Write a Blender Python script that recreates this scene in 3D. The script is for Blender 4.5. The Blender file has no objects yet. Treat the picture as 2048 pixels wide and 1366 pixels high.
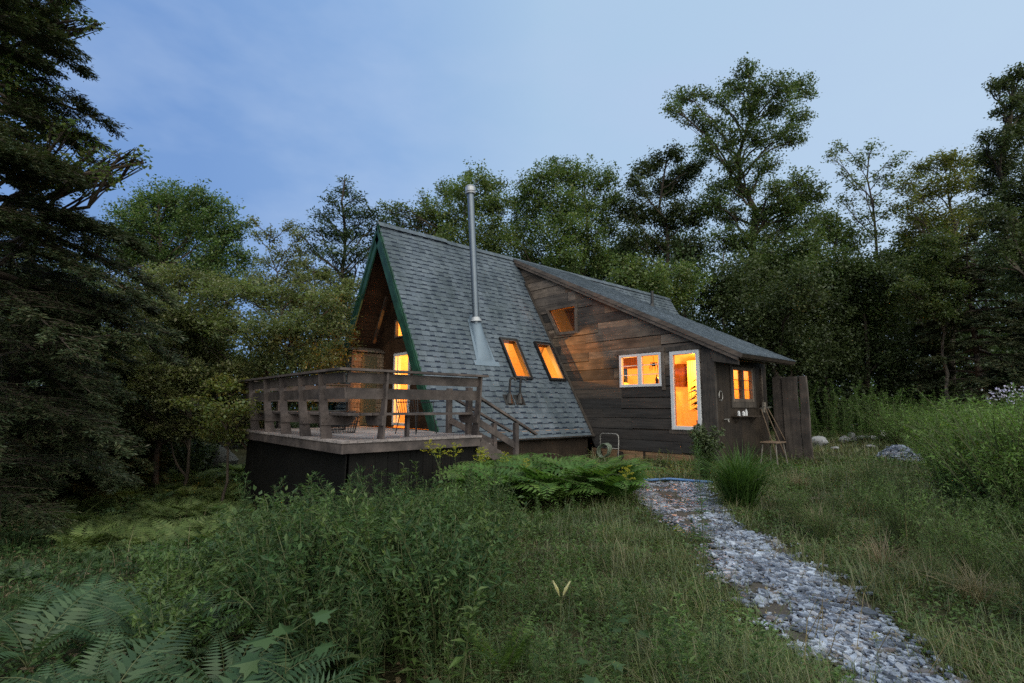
import bpy, math, random
import numpy as np
from mathutils import Vector, Matrix
SC = bpy.context.scene
COL = SC.collection
R = math.radians
random.seed(5)
RNG = np.random.default_rng(11)

# ------------------------------------------------------------------ camera
# axes: X across the ridge (towards the viewer's right), Y along the ridge, Z up, eye level at Z = 0
CF, CP, CR, CPSI = 1040.8, .1252, .0025, .8403
CAM = np.array([13.5485, -6.8819, 0.0])
_fw = np.array([-math.sin(CPSI), math.cos(CPSI), 0]); _rt = np.array([math.cos(CPSI), math.sin(CPSI), 0]); _up = np.array([0, 0, 1.])
FWD = _fw*math.cos(CP)+_up*math.sin(CP); _u = _up*math.cos(CP)-_fw*math.sin(CP)
RGT = _rt*math.cos(CR)+_u*math.sin(CR); UPV = _u*math.cos(CR)-_rt*math.sin(CR)
cd = bpy.data.cameras.new('camera'); cam = bpy.data.objects.new('camera', cd); COL.objects.link(cam)
cd.sensor_width = 36; cd.lens = 36*CF/2048; cd.clip_start = .05; cd.clip_end = 3000
M = Matrix((tuple(RGT), tuple(UPV), tuple(-FWD))).transposed().to_4x4(); M.translation = Vector(CAM)
cam.matrix_world = M
SC.camera = cam

def ray(px, py): return FWD+RGT*(px-1024)/CF-UPV*(py-683)/CF
def un(px, py, ax, val):
    d = ray(px, py); t = (val-CAM[ax])/d[ax]; return CAM+t*d
def atd(px, py, dep): return CAM+ray(px, py)*dep          # point at a given distance along the view
def pxr(r, dep): return r*dep/CF

def sst(a, b, x):
    t = np.clip((x-a)/(b-a), 0, 1); return t*t*(3-2*t)
def ground_z(x, y):
    x = np.asarray(x, float); y = np.asarray(y, float)
    L = -((x-CAM[0])*_rt[0]+(y-CAM[1])*_rt[1]); D = (x-CAM[0])*_fw[0]+(y-CAM[1])*_fw[1]
    g = -1.55-.85*sst(0, 7.5, L)*sst(3, 10, D)-.25*sst(0, 5, L)*(1-sst(3, 10, D))+.22*sst(-1, -5, L)*sst(6, 16, D)
    g = g+.035*np.sin(x*1.7+.4*y)+.03*np.sin(y*2.3-x*.6)+.02*np.sin(3.9*x+2.1*y)
    return g
def ung(px, py):
    d = ray(px, py); t = 1.0
    for k in range(400):
        p = CAM+d*t
        h = p[2]-float(ground_z(p[0], p[1]))
        if h < .004: break
        t += max(.01, h*.5)
        if t > 120: break
    return CAM+d*t
def gpt(px, dep):
    """a point of the ground under image column px, dep metres ahead"""
    p = CAM+_fw*dep+_rt*dep*(px-1024)/CF*1.0
    return np.array([p[0], p[1], float(ground_z(p[0], p[1]))])

# ------------------------------------------------------------------ object helpers
def tag(o, label=None, cat=None, group=None, kind=None):
    if label: o['label'] = label
    if cat: o['category'] = cat
    if group: o['group'] = group
    if kind: o['kind'] = kind
    return o
def empty(name, loc, label, cat, group=None, rz=0):
    o = bpy.data.objects.new(name, None); COL.objects.link(o)
    o.location = loc; o.rotation_euler = (0, 0, rz); o.empty_display_size = .1
    return tag(o, label, cat, group)
def link_mesh(name, me, parent=None):
    o = bpy.data.objects.new(name, me); COL.objects.link(o)
    if parent is not None:
        o.parent = parent
        o.matrix_parent_inverse = parent_inv(parent)
    return o
def parent_inv(p):
    m = Matrix.Identity(4); chain = []
    while p is not None: chain.append(p); p = p.parent
    w = Matrix.Identity(4)
    for q in reversed(chain):
        w = w @ q.matrix_parent_inverse @ Matrix.LocRotScale(q.location, q.rotation_euler, q.scale)
    return w.inverted()
def copy_thing(o, loc, rot=None, sc=None, label=None):
    c = o.copy(); COL.objects.link(c); c.location = loc
    if rot is not None: c.rotation_euler = rot
    if sc is not None: c.scale = sc
    if label: c['label'] = label
    for ch in list(o.children):
        d = ch.copy(); COL.objects.link(d); d.parent = c
        for gch in list(ch.children):
            e = gch.copy(); COL.objects.link(e); e.parent = d
    return c

class MB:
    """collects shapes into one mesh"""
    def __init__(s): s.v = []; s.f = []; s.m = []; s.uv = {}
    def face(s, pts, m=0, uv=None):
        i = len(s.v); s.v.extend([tuple(p) for p in pts]); s.f.append(list(range(i, i+len(pts)))); s.m.append(m)
        if uv: s.uv[len(s.f)-1] = uv
    def prism(s, poly, off, m=0):
        """closed solid: poly (list of 3D points) pushed by off"""
        i = len(s.v); n = len(poly); off = Vector(off)
        a = [Vector(p) for p in poly]
        s.v.extend([tuple(p) for p in a]); s.v.extend([tuple(p+off) for p in a])
        nrm = Vector((0, 0, 0))
        for k in range(n): nrm += a[k].cross(a[(k+1) % n])
        fl = nrm.dot(off) > 0
        A = list(range(i, i+n)); B = list(range(i+n, i+2*n))
        s.f.append(A[::-1] if fl else A); s.f.append(B if fl else B[::-1]); s.m += [m, m]
        for k in range(n):
            q = [A[k], A[(k+1) % n], B[(k+1) % n], B[k]]
            s.f.append(q if fl else q[::-1]); s.m.append(m)
    def box(s, a, b, m=0):
        x0, y0, z0 = a; x1, y1, z1 = b
        x0, x1 = min(x0, x1), max(x0, x1); y0, y1 = min(y0, y1), max(y0, y1); z0, z1 = min(z0, z1), max(z0, z1)
        s.prism([(x0, y0, z0), (x1, y0, z0), (x1, y1, z0), (x0, y1, z0)], (0, 0, z1-z0), m)
    def bar(s, p, q, w, h, m=0, up=(0, 0, 1)):
        p = Vector(p); q = Vector(q); d = (q-p).normalized(); up = Vector(up)
        sx = d.cross(up).normalized(); sz = sx.cross(d).normalized()
        c = [p+sx*a*w/2+sz*b*h/2 for a, b in ((-1, -1), (1, -1), (1, 1), (-1, 1))]
        s.prism(c, q-p, m)
    def tube(s, pts, rad, n=8, m=0, cap=True):
        pts = [Vector(p) for p in pts]; N = len(pts)
        if not hasattr(rad, '__len__'): rad = [rad]*N
        i0 = len(s.v); ref = Vector((.13, .97, .2))
        for k in range(N):
            d = (pts[min(k+1, N-1)]-pts[max(k-1, 0)])
            d = d.normalized() if d.length > 1e-9 else Vector((0, 0, 1))
            if abs(d.dot(ref)) > .95: ref = Vector((1, .1, .05))
            a = d.cross(ref).normalized(); b = d.cross(a)
            for j in range(n):
                t = 2*math.pi*j/n; s.v.append(tuple(pts[k]+a*math.cos(t)*rad[k]+b*math.sin(t)*rad[k]))
        for k in range(N-1):
            for j in range(n):
                s.f.append([i0+k*n+j, i0+k*n+(j+1) % n, i0+(k+1)*n+(j+1) % n, i0+(k+1)*n+j]); s.m.append(m)
        if cap and n > 2:
            s.f.append([i0+j for j in range(n)][::-1]); s.f.append([i0+(N-1)*n+j for j in range(n)]); s.m += [m, m]
    def build(s, name, mats, parent=None, smooth=False, bevel=0):
        me = bpy.data.meshes.new(name); me.from_pydata(s.v, [], s.f)
        for mt in (mats if isinstance(mats, (list, tuple)) else [mats]): me.materials.append(mt)
        me.polygons.foreach_set('material_index', s.m)
        if smooth: me.polygons.foreach_set('use_smooth', [True]*len(s.f))
        if s.uv:
            ul = me.uv_layers.new(name='UVMap')
            for fi, uv in s.uv.items():
                for li, c in zip(me.polygons[fi].loop_indices, uv): ul.data[li].uv = c
        me.update()
        o = link_mesh(name, me, parent)
        if bevel:
            b = o.modifiers.new('bevel', 'BEVEL'); b.width = bevel; b.segments = 1; b.limit_method = 'ANGLE'
        return o

def qmesh(name, V, F, mats, mi=None):
    """fast mesh of quads from arrays"""
    me = bpy.data.meshes.new(name); nv = len(V); nf = len(F)
    me.vertices.add(nv); me.vertices.foreach_set('co', np.ascontiguousarray(V, np.float32).ravel())
    me.loops.add(nf*4); me.loops.foreach_set('vertex_index', np.ascontiguousarray(F, np.int32).ravel())
    me.polygons.add(nf); me.polygons.foreach_set('loop_start', np.arange(0, nf*4, 4, dtype=np.int32))
    for mt in (mats if isinstance(mats, (list, tuple)) else [mats]): me.materials.append(mt)
    me.polygons.foreach_set('use_smooth', np.zeros(nf, bool))
    if mi is not None: me.polygons.foreach_set('material_index', np.ascontiguousarray(mi, np.int32))
    me.update(calc_edges=True); return me

# polygon helpers in 2D
def clip(poly, a, b, c):
    """keep a*x+b*y<=c"""
    out = []
    for k in range(len(poly)):
        p = poly[k]; q = poly[(k+1) % len(poly)]
        dp = a*p[0]+b*p[1]-c; dq = a*q[0]+b*q[1]-c
        if dp <= 1e-9: out.append(p)
        if (dp < -1e-9 and dq > 1e-9) or (dp > 1e-9 and dq < -1e-9):
            t = dp/(dp-dq); out.append((p[0]+(q[0]-p[0])*t, p[1]+(q[1]-p[1])*t))
    return out
def area(p): return .5*sum(p[k][0]*p[(k+1) % len(p)][1]-p[(k+1) % len(p)][0]*p[k][1] for k in range(len(p)))
def subtract(polys, hole):
    h = hole if area(hole) > 0 else hole[::-1]; out = []
    for poly in polys:
        rest = poly
        for k in range(len(h)):
            p, q = h[k], h[(k+1) % len(h)]
            a, b = q[1]-p[1], -(q[0]-p[0]); c = a*p[0]+b*p[1]
            o = clip(rest, -a, -b, -c)
            if len(o) > 2 and abs(area(o)) > 1e-5: out.append(o)
            rest = clip(rest, a, b, c)
            if len(rest) < 3: break
    return out
def rect(x0, y0, x1, y1): return [(x0, y0), (x1, y0), (x1, y1), (x0, y1)]

# ------------------------------------------------------------------ materials
def nodes(name):
    m = bpy.data.materials.new(name); m.use_nodes = True; nt = m.node_tree; nt.nodes.clear()
    out = nt.nodes.new('ShaderNodeOutputMaterial'); return m, nt, out
def N(nt, t, **k):
    n = nt.nodes.new(t)
    for a, b in k.items(): setattr(n, a, b)
    return n
def ramp(nt, stops, fac=None):
    r = N(nt, 'ShaderNodeValToRGB'); el = r.color_ramp.elements
    el[0].position, el[0].color = stops[0][0], (*stops[0][1], 1)
    el[1].position, el[1].color = stops[-1][0], (*stops[-1][1], 1)
    for p, c in stops[1:-1]: e = el.new(p); e.color = (*c, 1)
    if fac is not None: nt.links.new(fac, r.inputs[0])
    return r
def mixc(nt, fac, a, b, mode='MIX'):
    m = N(nt, 'ShaderNodeMix', data_type='RGBA', blend_type=mode)
    for sck, v in ((m.inputs[0], fac), (m.inputs[6], a), (m.inputs[7], b)):
        if hasattr(v, 'is_linked'): nt.links.new(v, sck)
        elif isinstance(v, (int, float)): sck.default_value = v
        else: sck.default_value = (*v, 1)
    return m.outputs[2]
def noise(nt, vec, scale, detail=4, rough=.6):
    n = N(nt, 'ShaderNodeTexNoise'); n.inputs['Scale'].default_value = scale; n.inputs['Detail'].default_value = detail
    n.inputs['Roughness'].default_value = rough
    if vec is not None: nt.links.new(vec, n.inputs['Vector'])
    return n.outputs['Fac']
def mapping(nt, scale, rot=(0, 0, 0), src='Object'):
    tc = N(nt, 'ShaderNodeTexCoord'); mp = N(nt, 'ShaderNodeMapping')
    mp.inputs['Scale'].default_value = scale; mp.inputs['Rotation'].default_value = rot
    nt.links.new(tc.outputs[src], mp.inputs['Vector']); return mp.outputs['Vector']

def foliage(name, cols, trans=.3, gloss=.04, tcol=None):
    """leaves: every leaf its own shade, every plant its own cast"""
    m, nt, out = nodes(name)
    geo = N(nt, 'ShaderNodeNewGeometry'); oi = N(nt, 'ShaderNodeObjectInfo')
    n = len(cols); r = ramp(nt, [(i/(n-1), c) for i, c in enumerate(cols)], geo.outputs['Random Per Island'])
    big = noise(nt, mapping(nt, (1, 1, 1), src='Object'), .8, 2)
    hs = N(nt, 'ShaderNodeHueSaturation'); nt.links.new(r.outputs[0], hs.inputs['Color'])
    mr = N(nt, 'ShaderNodeMapRange'); nt.links.new(oi.outputs['Random'], mr.inputs[0]); mr.inputs[3].default_value = .485; mr.inputs[4].default_value = .515
    nt.links.new(mr.outputs[0], hs.inputs['Hue'])
    mv = N(nt, 'ShaderNodeMapRange'); nt.links.new(big, mv.inputs[0]); mv.inputs[1].default_value = .3; mv.inputs[2].default_value = .7
    mv.inputs[3].default_value = .58; mv.inputs[4].default_value = 1.4; nt.links.new(mv.outputs[0], hs.inputs['Value'])
    d = N(nt, 'ShaderNodeBsdfDiffuse'); t = N(nt, 'ShaderNodeBsdfTranslucent'); mx = N(nt, 'ShaderNodeMixShader'); mx.inputs[0].default_value = trans
    nt.links.new(hs.outputs[0], d.inputs[0])
    tc = mixc(nt, 1, hs.outputs[0], tcol or (1.15, 1.2, .65), 'MULTIPLY'); nt.links.new(tc, t.inputs[0])
    nt.links.new(d.outputs[0], mx.inputs[1]); nt.links.new(t.outputs[0], mx.inputs[2])
    g = N(nt, 'ShaderNodeBsdfGlossy'); g.inputs['Roughness'].default_value = .45; mg = N(nt, 'ShaderNodeMixShader'); mg.inputs[0].default_value = gloss
    nt.links.new(mx.outputs[0], mg.inputs[1]); nt.links.new(g.outputs[0], mg.inputs[2]); nt.links.new(mg.outputs[0], out.inputs[0])
    return m
def princ(name, col, rough=.6, metal=0, bump=None, var=.35):
    m, nt, out = nodes(name); p = N(nt, 'ShaderNodeBsdfPrincipled')
    p.inputs['Roughness'].default_value = rough; p.inputs['Metallic'].default_value = metal
    vec = mapping(nt, (1, 1, 1)); n1 = noise(nt, vec, 6, 6); n2 = noise(nt, vec, 60, 3)
    c = mixc(nt, n1, tuple(x*.78 for x in col), tuple(min(1, x*1.2) for x in col))
    c = mixc(nt, var, c, mixc(nt, n2, tuple(x*.6 for x in col), tuple(min(1, x*1.35) for x in col)))
    nt.links.new(c, p.inputs['Base Color'])
    if bump:
        b = N(nt, 'ShaderNodeBump'); b.inputs['Strength'].default_value = bump; b.inputs['Distance'].default_value = .01
        nt.links.new(n2, b.inputs['Height']); nt.links.new(b.outputs[0], p.inputs['Normal'])
    nt.links.new(p.outputs[0], out.inputs[0]); return m
def wood(name, cols, grain=(2, 40, 40), rough=.75, stain_shade=None, bump=.35):
    """boards: tone per board, grain along the board, optional (z_low, z_high, colour) weathering and painted shade low down"""
    m, nt, out = nodes(name); p = N(nt, 'ShaderNodeBsdfPrincipled'); p.inputs['Roughness'].default_value = rough
    p.inputs['Specular IOR Level'].default_value = .25
    geo = N(nt, 'ShaderNodeNewGeometry'); n = len(cols)
    r = ramp(nt, [(i/(n-1), c) for i, c in enumerate(cols)], geo.outputs['Random Per Island'])
    vec = mapping(nt, grain)
    add = N(nt, 'ShaderNodeVectorMath', operation='ADD'); cmb = N(nt, 'ShaderNodeCombineXYZ')
    mu = N(nt, 'ShaderNodeMath', operation='MULTIPLY'); mu.inputs[1].default_value = 37.0
    nt.links.new(geo.outputs['Random Per Island'], mu.inputs[0])
    for k in range(3): nt.links.new(mu.outputs[0], cmb.inputs[k])
    nt.links.new(vec, add.inputs[0]); nt.links.new(cmb.outputs[0], add.inputs[1])
    g = noise(nt, add.outputs[0], 1.0, 8, .7)
    gr = ramp(nt, [(.3, (.45, .45, .45)), (.7, (1.35, 1.35, 1.35))], g)
    c = mixc(nt, 1, r.outputs[0], gr.outputs[0], 'MULTIPLY')
    blot = noise(nt, mapping(nt, (1, 1, 1.6)), 1.6, 5)
    br = ramp(nt, [(.35, (.6, .6, .62)), (.65, (1.25, 1.2, 1.15))], blot); c = mixc(nt, 1, c, br.outputs[0], 'MULTIPLY')
    if stain_shade:
        z0, z1, sc = stain_shade  # weathering plus shade put into the colour towards the bottom
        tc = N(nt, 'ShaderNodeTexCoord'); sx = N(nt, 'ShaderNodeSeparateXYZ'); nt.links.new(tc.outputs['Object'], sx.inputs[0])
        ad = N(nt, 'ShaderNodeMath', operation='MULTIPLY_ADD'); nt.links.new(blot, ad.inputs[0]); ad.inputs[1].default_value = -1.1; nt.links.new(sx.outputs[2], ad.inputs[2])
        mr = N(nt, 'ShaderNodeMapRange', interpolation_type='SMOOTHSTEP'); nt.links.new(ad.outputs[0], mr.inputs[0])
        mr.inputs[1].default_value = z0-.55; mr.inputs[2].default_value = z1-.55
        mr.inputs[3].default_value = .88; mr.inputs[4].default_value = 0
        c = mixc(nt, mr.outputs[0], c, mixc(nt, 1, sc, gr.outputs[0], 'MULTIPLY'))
    nt.links.new(c, p.inputs['Base Color'])
    b = N(nt, 'ShaderNodeBump'); b.inputs['Strength'].default_value = bump; b.inputs['Distance'].default_value = .01
    nt.links.new(g, b.inputs['Height']); nt.links.new(b.outputs[0], p.inputs['Normal'])
    nt.links.new(p.outputs[0], out.inputs[0]); return m
def glass(name, tint=(1, 1, 1)):
    m, nt, out = nodes(name); t = N(nt, 'ShaderNodeBsdfTransparent'); t.inputs[0].default_value = (*tint, 1)
    g = N(nt, 'ShaderNodeBsdfGlossy'); g.inputs['Roughness'].default_value = .02
    fr = N(nt, 'ShaderNodeFresnel'); fr.inputs[0].default_value = 1.45
    mx = N(nt, 'ShaderNodeMixShader'); nt.links.new(fr.outputs[0], mx.inputs[0])
    nt.links.new(t.outputs[0], mx.inputs[1]); nt.links.new(g.outputs[0], mx.inputs[2]); nt.links.new(mx.outputs[0], out.inputs[0]); return m
def shingle(name, cols, dark):
    """asphalt shingles: tone per tab, dark printed shadow band (uv.y), mineral speckle, moss and streaks"""
    m, nt, out = nodes(name); p = N(nt, 'ShaderNodeBsdfPrincipled'); p.inputs['Roughness'].default_value = .85; p.inputs['Specular IOR Level'].default_value = .2
    geo = N(nt, 'ShaderNodeNewGeometry'); n = len(cols)
    r = ramp(nt, [(i/(n-1), c) for i, c in enumerate(cols)], geo.outputs['Random Per Island'])
    vec = mapping(nt, (1, 1, 1)); sp = noise(nt, vec, 90, 2); bl = noise(nt, vec, .9, 5); st = noise(nt, mapping(nt, (.25, 2.2, .25)), 1.4, 4)
    c = mixc(nt, 1, r.outputs[0], ramp(nt, [(.35, (.72, .72, .72)), (.68, (1.28, 1.28, 1.28))], sp).outputs[0], 'MULTIPLY')
    c = mixc(nt, 1, c, ramp(nt, [(.35, (.78, .8, .78)), (.65, (1.14, 1.13, 1.12))], bl).outputs[0], 'MULTIPLY')
    c = mixc(nt, 1, c, ramp(nt, [(.38, (.8, .82, .8)), (.6, (1.06, 1.06, 1.06))], st).outputs[0], 'MULTIPLY')
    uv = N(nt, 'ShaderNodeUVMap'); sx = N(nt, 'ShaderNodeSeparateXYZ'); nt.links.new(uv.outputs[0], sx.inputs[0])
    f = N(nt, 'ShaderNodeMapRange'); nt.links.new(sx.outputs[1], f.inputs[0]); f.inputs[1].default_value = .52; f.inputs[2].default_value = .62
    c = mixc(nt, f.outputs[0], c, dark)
    nt.links.new(c, p.inputs['Base Color'])
    b = N(nt, 'ShaderNodeBump'); b.inputs['Strength'].default_value = .3; b.inputs['Distance'].default_value = .004
    nt.links.new(sp, b.inputs['Height']); nt.links.new(b.outputs[0], p.inputs['Normal'])
    nt.links.new(p.outputs[0], out.inputs[0]); return m

MT = {}
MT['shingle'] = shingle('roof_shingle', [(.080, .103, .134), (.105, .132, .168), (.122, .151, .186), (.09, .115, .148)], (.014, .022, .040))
MT['siding'] = wood('plank_siding', [(.050, .040, .034), (.18, .135, .10), (.075, .068, .064), (.25, .19, .145), (.04, .037, .036), (.125, .108, .098), (.22, .18, .15), (.06, .054, .052), (.19, .125, .085)], (1.1, 14, 15), stain_shade=(.15, 1.05, (.034, .033, .034)))
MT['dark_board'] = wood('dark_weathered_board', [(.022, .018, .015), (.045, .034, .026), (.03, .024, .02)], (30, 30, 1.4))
MT['grey_trim'] = wood('grey_weathered_trim', [(.10, .083, .07), (.15, .125, .105), (.12, .10, .087)], (2, 2, 2))
MT['fascia'] = wood('brown_fascia', [(.10, .082, .072), (.145, .12, .105)], (2, 24, 24))
MT['post_board'] = wood('corner_board', [(.045, .04, .038), (.08, .07, .062)], (30, 30, 1.5))
MT['deck'] = wood('painted_deck_wood', [(.072, .061, .060), (.102, .087, .085), (.086, .073, .071)], (3, 3, 3), bump=.2)
MT['deck_floor'] = wood('deck_floor_board', [(.26, .235, .24), (.34, .31, .31), (.30, .265, .265)], (30, 2, 30), bump=.2)
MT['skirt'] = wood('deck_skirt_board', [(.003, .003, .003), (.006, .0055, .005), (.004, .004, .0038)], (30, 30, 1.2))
MT['green'] = wood('green_barge_paint', [(.014, .055, .036), (.020, .075, .050)], (2, 20, 2), rough=.5, bump=.15)
MT['soffit'] = wood('porch_ceiling_board', [(.045, .024, .013), (.065, .035, .019)], (2, 1, 20))
MT['wall_shingle_blue'] = wood('blue_grey_wall_shingle', [(.17, .21, .23), (.25, .30, .32), (.21, .25, .27)], (3, 20, 3))
MT['wall_shingle_tan'] = wood('tan_wall_shingle', [(.16, .12, .085), (.24, .18, .125), (.2, .15, .1)], (20, 20, 3))
MT['porch_panel'] = princ('olive_porch_panel', (.10, .085, .045), .8)
MT['white_frame'] = princ('white_window_paint', (.62, .63, .66), .45, var=.04)
MT['black_frame'] = princ('black_skylight_metal', (.008, .008, .009), .45)
MT['black'] = princ('black_metal', (.012, .012, .013), .45)
MT['flue'] = princ('galvanised_flue', (.15, .18, .215), .38, .75)
MT['flash'] = princ('grey_lead_flashing', (.15, .205, .265), .5, .2)
MT['bright_metal'] = princ('bright_metal', (.40, .42, .45), .4, .5)
MT['pale_metal'] = princ('pale_tube_metal', (.30, .29, .275), .4, .5)
MT['glass'] = glass('window_glass')
MT['interior'] = princ('interior_pine', (.68, .52, .34), .7)
MT['plaster'] = princ('interior_plaster', (.72, .62, .46), .8)
MT['interior_floor'] = wood('interior_floor_board', [(.36, .2, .1), (.44, .26, .13)], (2, 20, 2))
MT['dark_red'] = wood('dark_red_cabinet', [(.12, .045, .02), (.16, .06, .028)], (20, 20, 2))
MT['curtain'] = princ('cream_curtain', (.8, .68, .42), .9)
MT['bark'] = wood('tree_bark', [(.055, .045, .036), (.085, .07, .056)], (9, 9, 2.2), bump=.8)
MT['pale_bark'] = wood('pale_tree_bark', [(.10, .09, .075), (.15, .135, .115)], (9, 9, 2.2), bump=.6)
MT['deadwood'] = princ('dead_branch', (.20, .18, .155), .8)
MT['stem'] = princ('plant_stem', (.07, .085, .03), .7)
MT['dry'] = foliage('dry_grass', [(.17, .135, .075), (.25, .205, .12), (.2, .15, .085)], .25)
MT['leaf_oak'] = foliage('oak_leaf', [(.060, .095, .036), (.085, .135, .046), (.115, .165, .055), (.14, .155, .055)], .4)
MT['leaf_maple'] = foliage('maple_leaf', [(.065, .115, .042), (.095, .16, .052), (.13, .195, .060), (.165, .185, .058)], .4)
MT['leaf_olive'] = foliage('beech_leaf', [(.12, .155, .066), (.155, .19, .078), (.19, .215, .092), (.2, .19, .092)], .45)
MT['leaf_dark'] = foliage('dark_wood_leaf', [(.040, .066, .030), (.062, .096, .038), (.088, .122, .046)], .32)
MT['leaf_yellow'] = foliage('yellowing_leaf', [(.09, .14, .04), (.13, .175, .045), (.19, .20, .05), (.15, .14, .045)], .4)
MT['needle'] = foliage('hemlock_needle', [(.038, .058, .032), (.056, .083, .040), (.08, .10, .046), (.088, .082, .044)], .14)
MT['needle_pine'] = foliage('pine_needle', [(.040, .075, .040), (.058, .10, .05), (.08, .122, .055)], .28)
MT['weed'] = foliage('weed_leaf', [(.055, .105, .030), (.078, .14, .038), (.105, .17, .046)], .34, .03)
MT['weed_blue'] = foliage('blue_green_weed_leaf', [(.024, .056, .020), (.046, .092, .030), (.095, .155, .055)], .32, .02)
MT['weed_bright'] = foliage('bright_meadow_leaf', [(.10, .17, .038), (.135, .215, .05), (.17, .25, .062)], .36, .03)
MT['fern'] = foliage('fern_leaf', [(.065, .14, .030), (.095, .185, .040), (.13, .23, .052)], .36, .03)
MT['bracken'] = foliage('bracken_leaf', [(.085, .135, .045), (.115, .17, .055), (.15, .20, .07)], .36, .02)
MT['fern_pale'] = foliage('pale_fern_leaf', [(.042, .085, .040), (.062, .115, .052), (.10, .16, .074)], .3, .03)
MT['broad'] = foliage('broad_leaf', [(.05, .095, .038), (.07, .125, .048), (.095, .15, .06)], .32, .03)
MT['grass'] = foliage('grass_blade', [(.048, .080, .026), (.085, .128, .040), (.125, .165, .055), (.155, .175, .07), (.2, .18, .10)], .34, .05)
MT['grass_deep'] = foliage('deep_green_grass_blade', [(.036, .088, .022), (.052, .12, .028), (.075, .15, .038)], .34, .02)
MT['yellow'] = foliage('goldenrod_flower', [(.30, .31, .03), (.38, .37, .035), (.26, .29, .035)], .3, .02)
MT['white'] = foliage('white_flower', [(.72, .72, .7), (.8, .8, .78)], .25, .02)
MT['cream'] = foliage('cream_lily_petal', [(.55, .50, .28), (.62, .58, .38)], .3, .02)
MT['lilac'] = foliage('lilac_aster_flower', [(.5, .48, .72), (.62, .6, .8), (.45, .43, .66)], .25, .02)
MT['slate'] = wood('slate_chip', [(.08, .095, .125), (.20, .24, .32), (.33, .395, .51), (.46, .535, .65), (.20, .18, .18)], (14, 14, 14), rough=.38, bump=.15)
MT['stone'] = princ('pale_stone', (.26, .265, .28), .8, bump=.4)
MT['rock'] = princ('grey_boulder', (.10, .105, .10), .85, bump=.8)
MT['hose'] = princ('blue_hose_plastic', (.07, .17, .38), .4)
MT['coil'] = princ('pale_green_hose', (.16, .20, .15), .45)
MT['terracotta'] = princ('terracotta', (.36, .15, .07), .8)
MT['tool_wood'] = princ('tool_handle_wood', (.14, .095, .062), .6)
MT['bottle'] = princ('brown_bottle', (.09, .03, .01), .2)
MT['house_plant'] = foliage('house_plant_leaf', [(.03, .05, .015), (.05, .07, .02)], .25)

# ground
def ground_material():
    m, nt, out = nodes('leaf_litter_soil'); p = N(nt, 'ShaderNodeBsdfPrincipled'); p.inputs['Roughness'].default_value = .95; p.inputs['Specular IOR Level'].default_value = .1
    vec = mapping(nt, (1, 1, 1)); a = noise(nt, vec, .7, 5); b = noise(nt, vec, 9, 5); c = noise(nt, vec, 45, 3)
    col = ramp(nt, [(.3, (.022, .024, .012)), (.5, (.035, .045, .018)), (.7, (.06, .05, .03))], a).outputs[0]
    col = mixc(nt, .6, col, ramp(nt, [(.3, (.014, .013, .009)), (.6, (.05, .055, .024)), (.75, (.11, .08, .05))], b).outputs[0])
    col = mixc(nt, .5, col, ramp(nt, [(.35, (.012, .012, .008)), (.7, (.08, .07, .04))], c).outputs[0])
    nt.links.new(col, p.inputs['Base Color'])
    bp = N(nt, 'ShaderNodeBump'); bp.inputs['Strength'].default_value = .8; bp.inputs['Distance'].default_value = .03
    nt.links.new(b, bp.inputs['Height']); nt.links.new(bp.outputs[0], p.inputs['Normal']); nt.links.new(p.outputs[0], out.inputs[0]); return m
MT['ground'] = ground_material()
MT['path_bed'] = princ('path_bed_grit', (.06, .052, .045), .95, bump=.6)

# ------------------------------------------------------------------ world and sun
SUN_EL, SUN_AZ = R(24), math.atan2(1.0, .35)      # light comes from the viewer's right, behind
w = bpy.data.worlds.new('World'); SC.world = w; w.use_nodes = True; nt = w.node_tree; nt.nodes.clear()
wo = N(nt, 'ShaderNodeOutputWorld'); bg = N(nt, 'ShaderNodeBackground'); nt.links.new(bg.outputs[0], wo.inputs[0])
sky = N(nt, 'ShaderNodeTexSky', sky_type='NISHITA'); sky.sun_disc = False; sky.sun_elevation = SUN_EL
sundir = Vector((math.cos(SUN_EL)*.92, math.cos(SUN_EL)*-.39, math.sin(SUN_EL))).normalized()
sky.sun_rotation = math.atan2(sundir.x, sundir.y); sky.air_density = 1.0; sky.ozone_density = 2.0; sky.dust_density = .6
tc = N(nt, 'ShaderNodeTexCoord')
def vdot(v):
    d = N(nt, 'ShaderNodeVectorMath', operation='DOT_PRODUCT'); nt.links.new(tc.outputs['Generated'], d.inputs[0]); d.inputs[1].default_value = v; return d.outputs['Value']
# dusk gradient: deep blue on the left, paler to the right and towards the horizon, thin high cloud
fx = vdot(tuple(_rt)); fz = vdot((0, 0, 1))
mr = N(nt, 'ShaderNodeMapRange'); nt.links.new(fx, mr.inputs[0]); mr.inputs[1].default_value = -.5; mr.inputs[2].default_value = .62
g1 = ramp(nt, [(0, (.20, .36, .70)), (.25, (.295, .48, .80)), (.5, (.45, .64, .86)), (1, (.52, .69, .89))], mr.outputs[0])
hz = N(nt, 'ShaderNodeMapRange'); nt.links.new(fz, hz.inputs[0]); hz.inputs[1].default_value = .75; hz.inputs[2].default_value = .2; hz.inputs[3].default_value = 0; hz.inputs[4].default_value = .38
g2 = mixc(nt, hz.outputs[0], g1.outputs[0], mixc(nt, mr.outputs[0], (.18, .33, .66), (.58, .73, .91)))
mp = N(nt, 'ShaderNodeMapping'); nt.links.new(tc.outputs['Generated'], mp.inputs[0]); mp.inputs['Scale'].default_value = (1.6, 1.6, 3.4); mp.inputs['Rotation'].default_value = (.3, .5, .9)
cl = noise(nt, mp.outputs[0], 1.7, 5, .55)
cr = N(nt, 'ShaderNodeMapRange'); nt.links.new(cl, cr.inputs[0]); cr.inputs[1].default_value = .46; cr.inputs[2].default_value = .70; cr.inputs[3].default_value = 0; cr.inputs[4].default_value = .45
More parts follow.
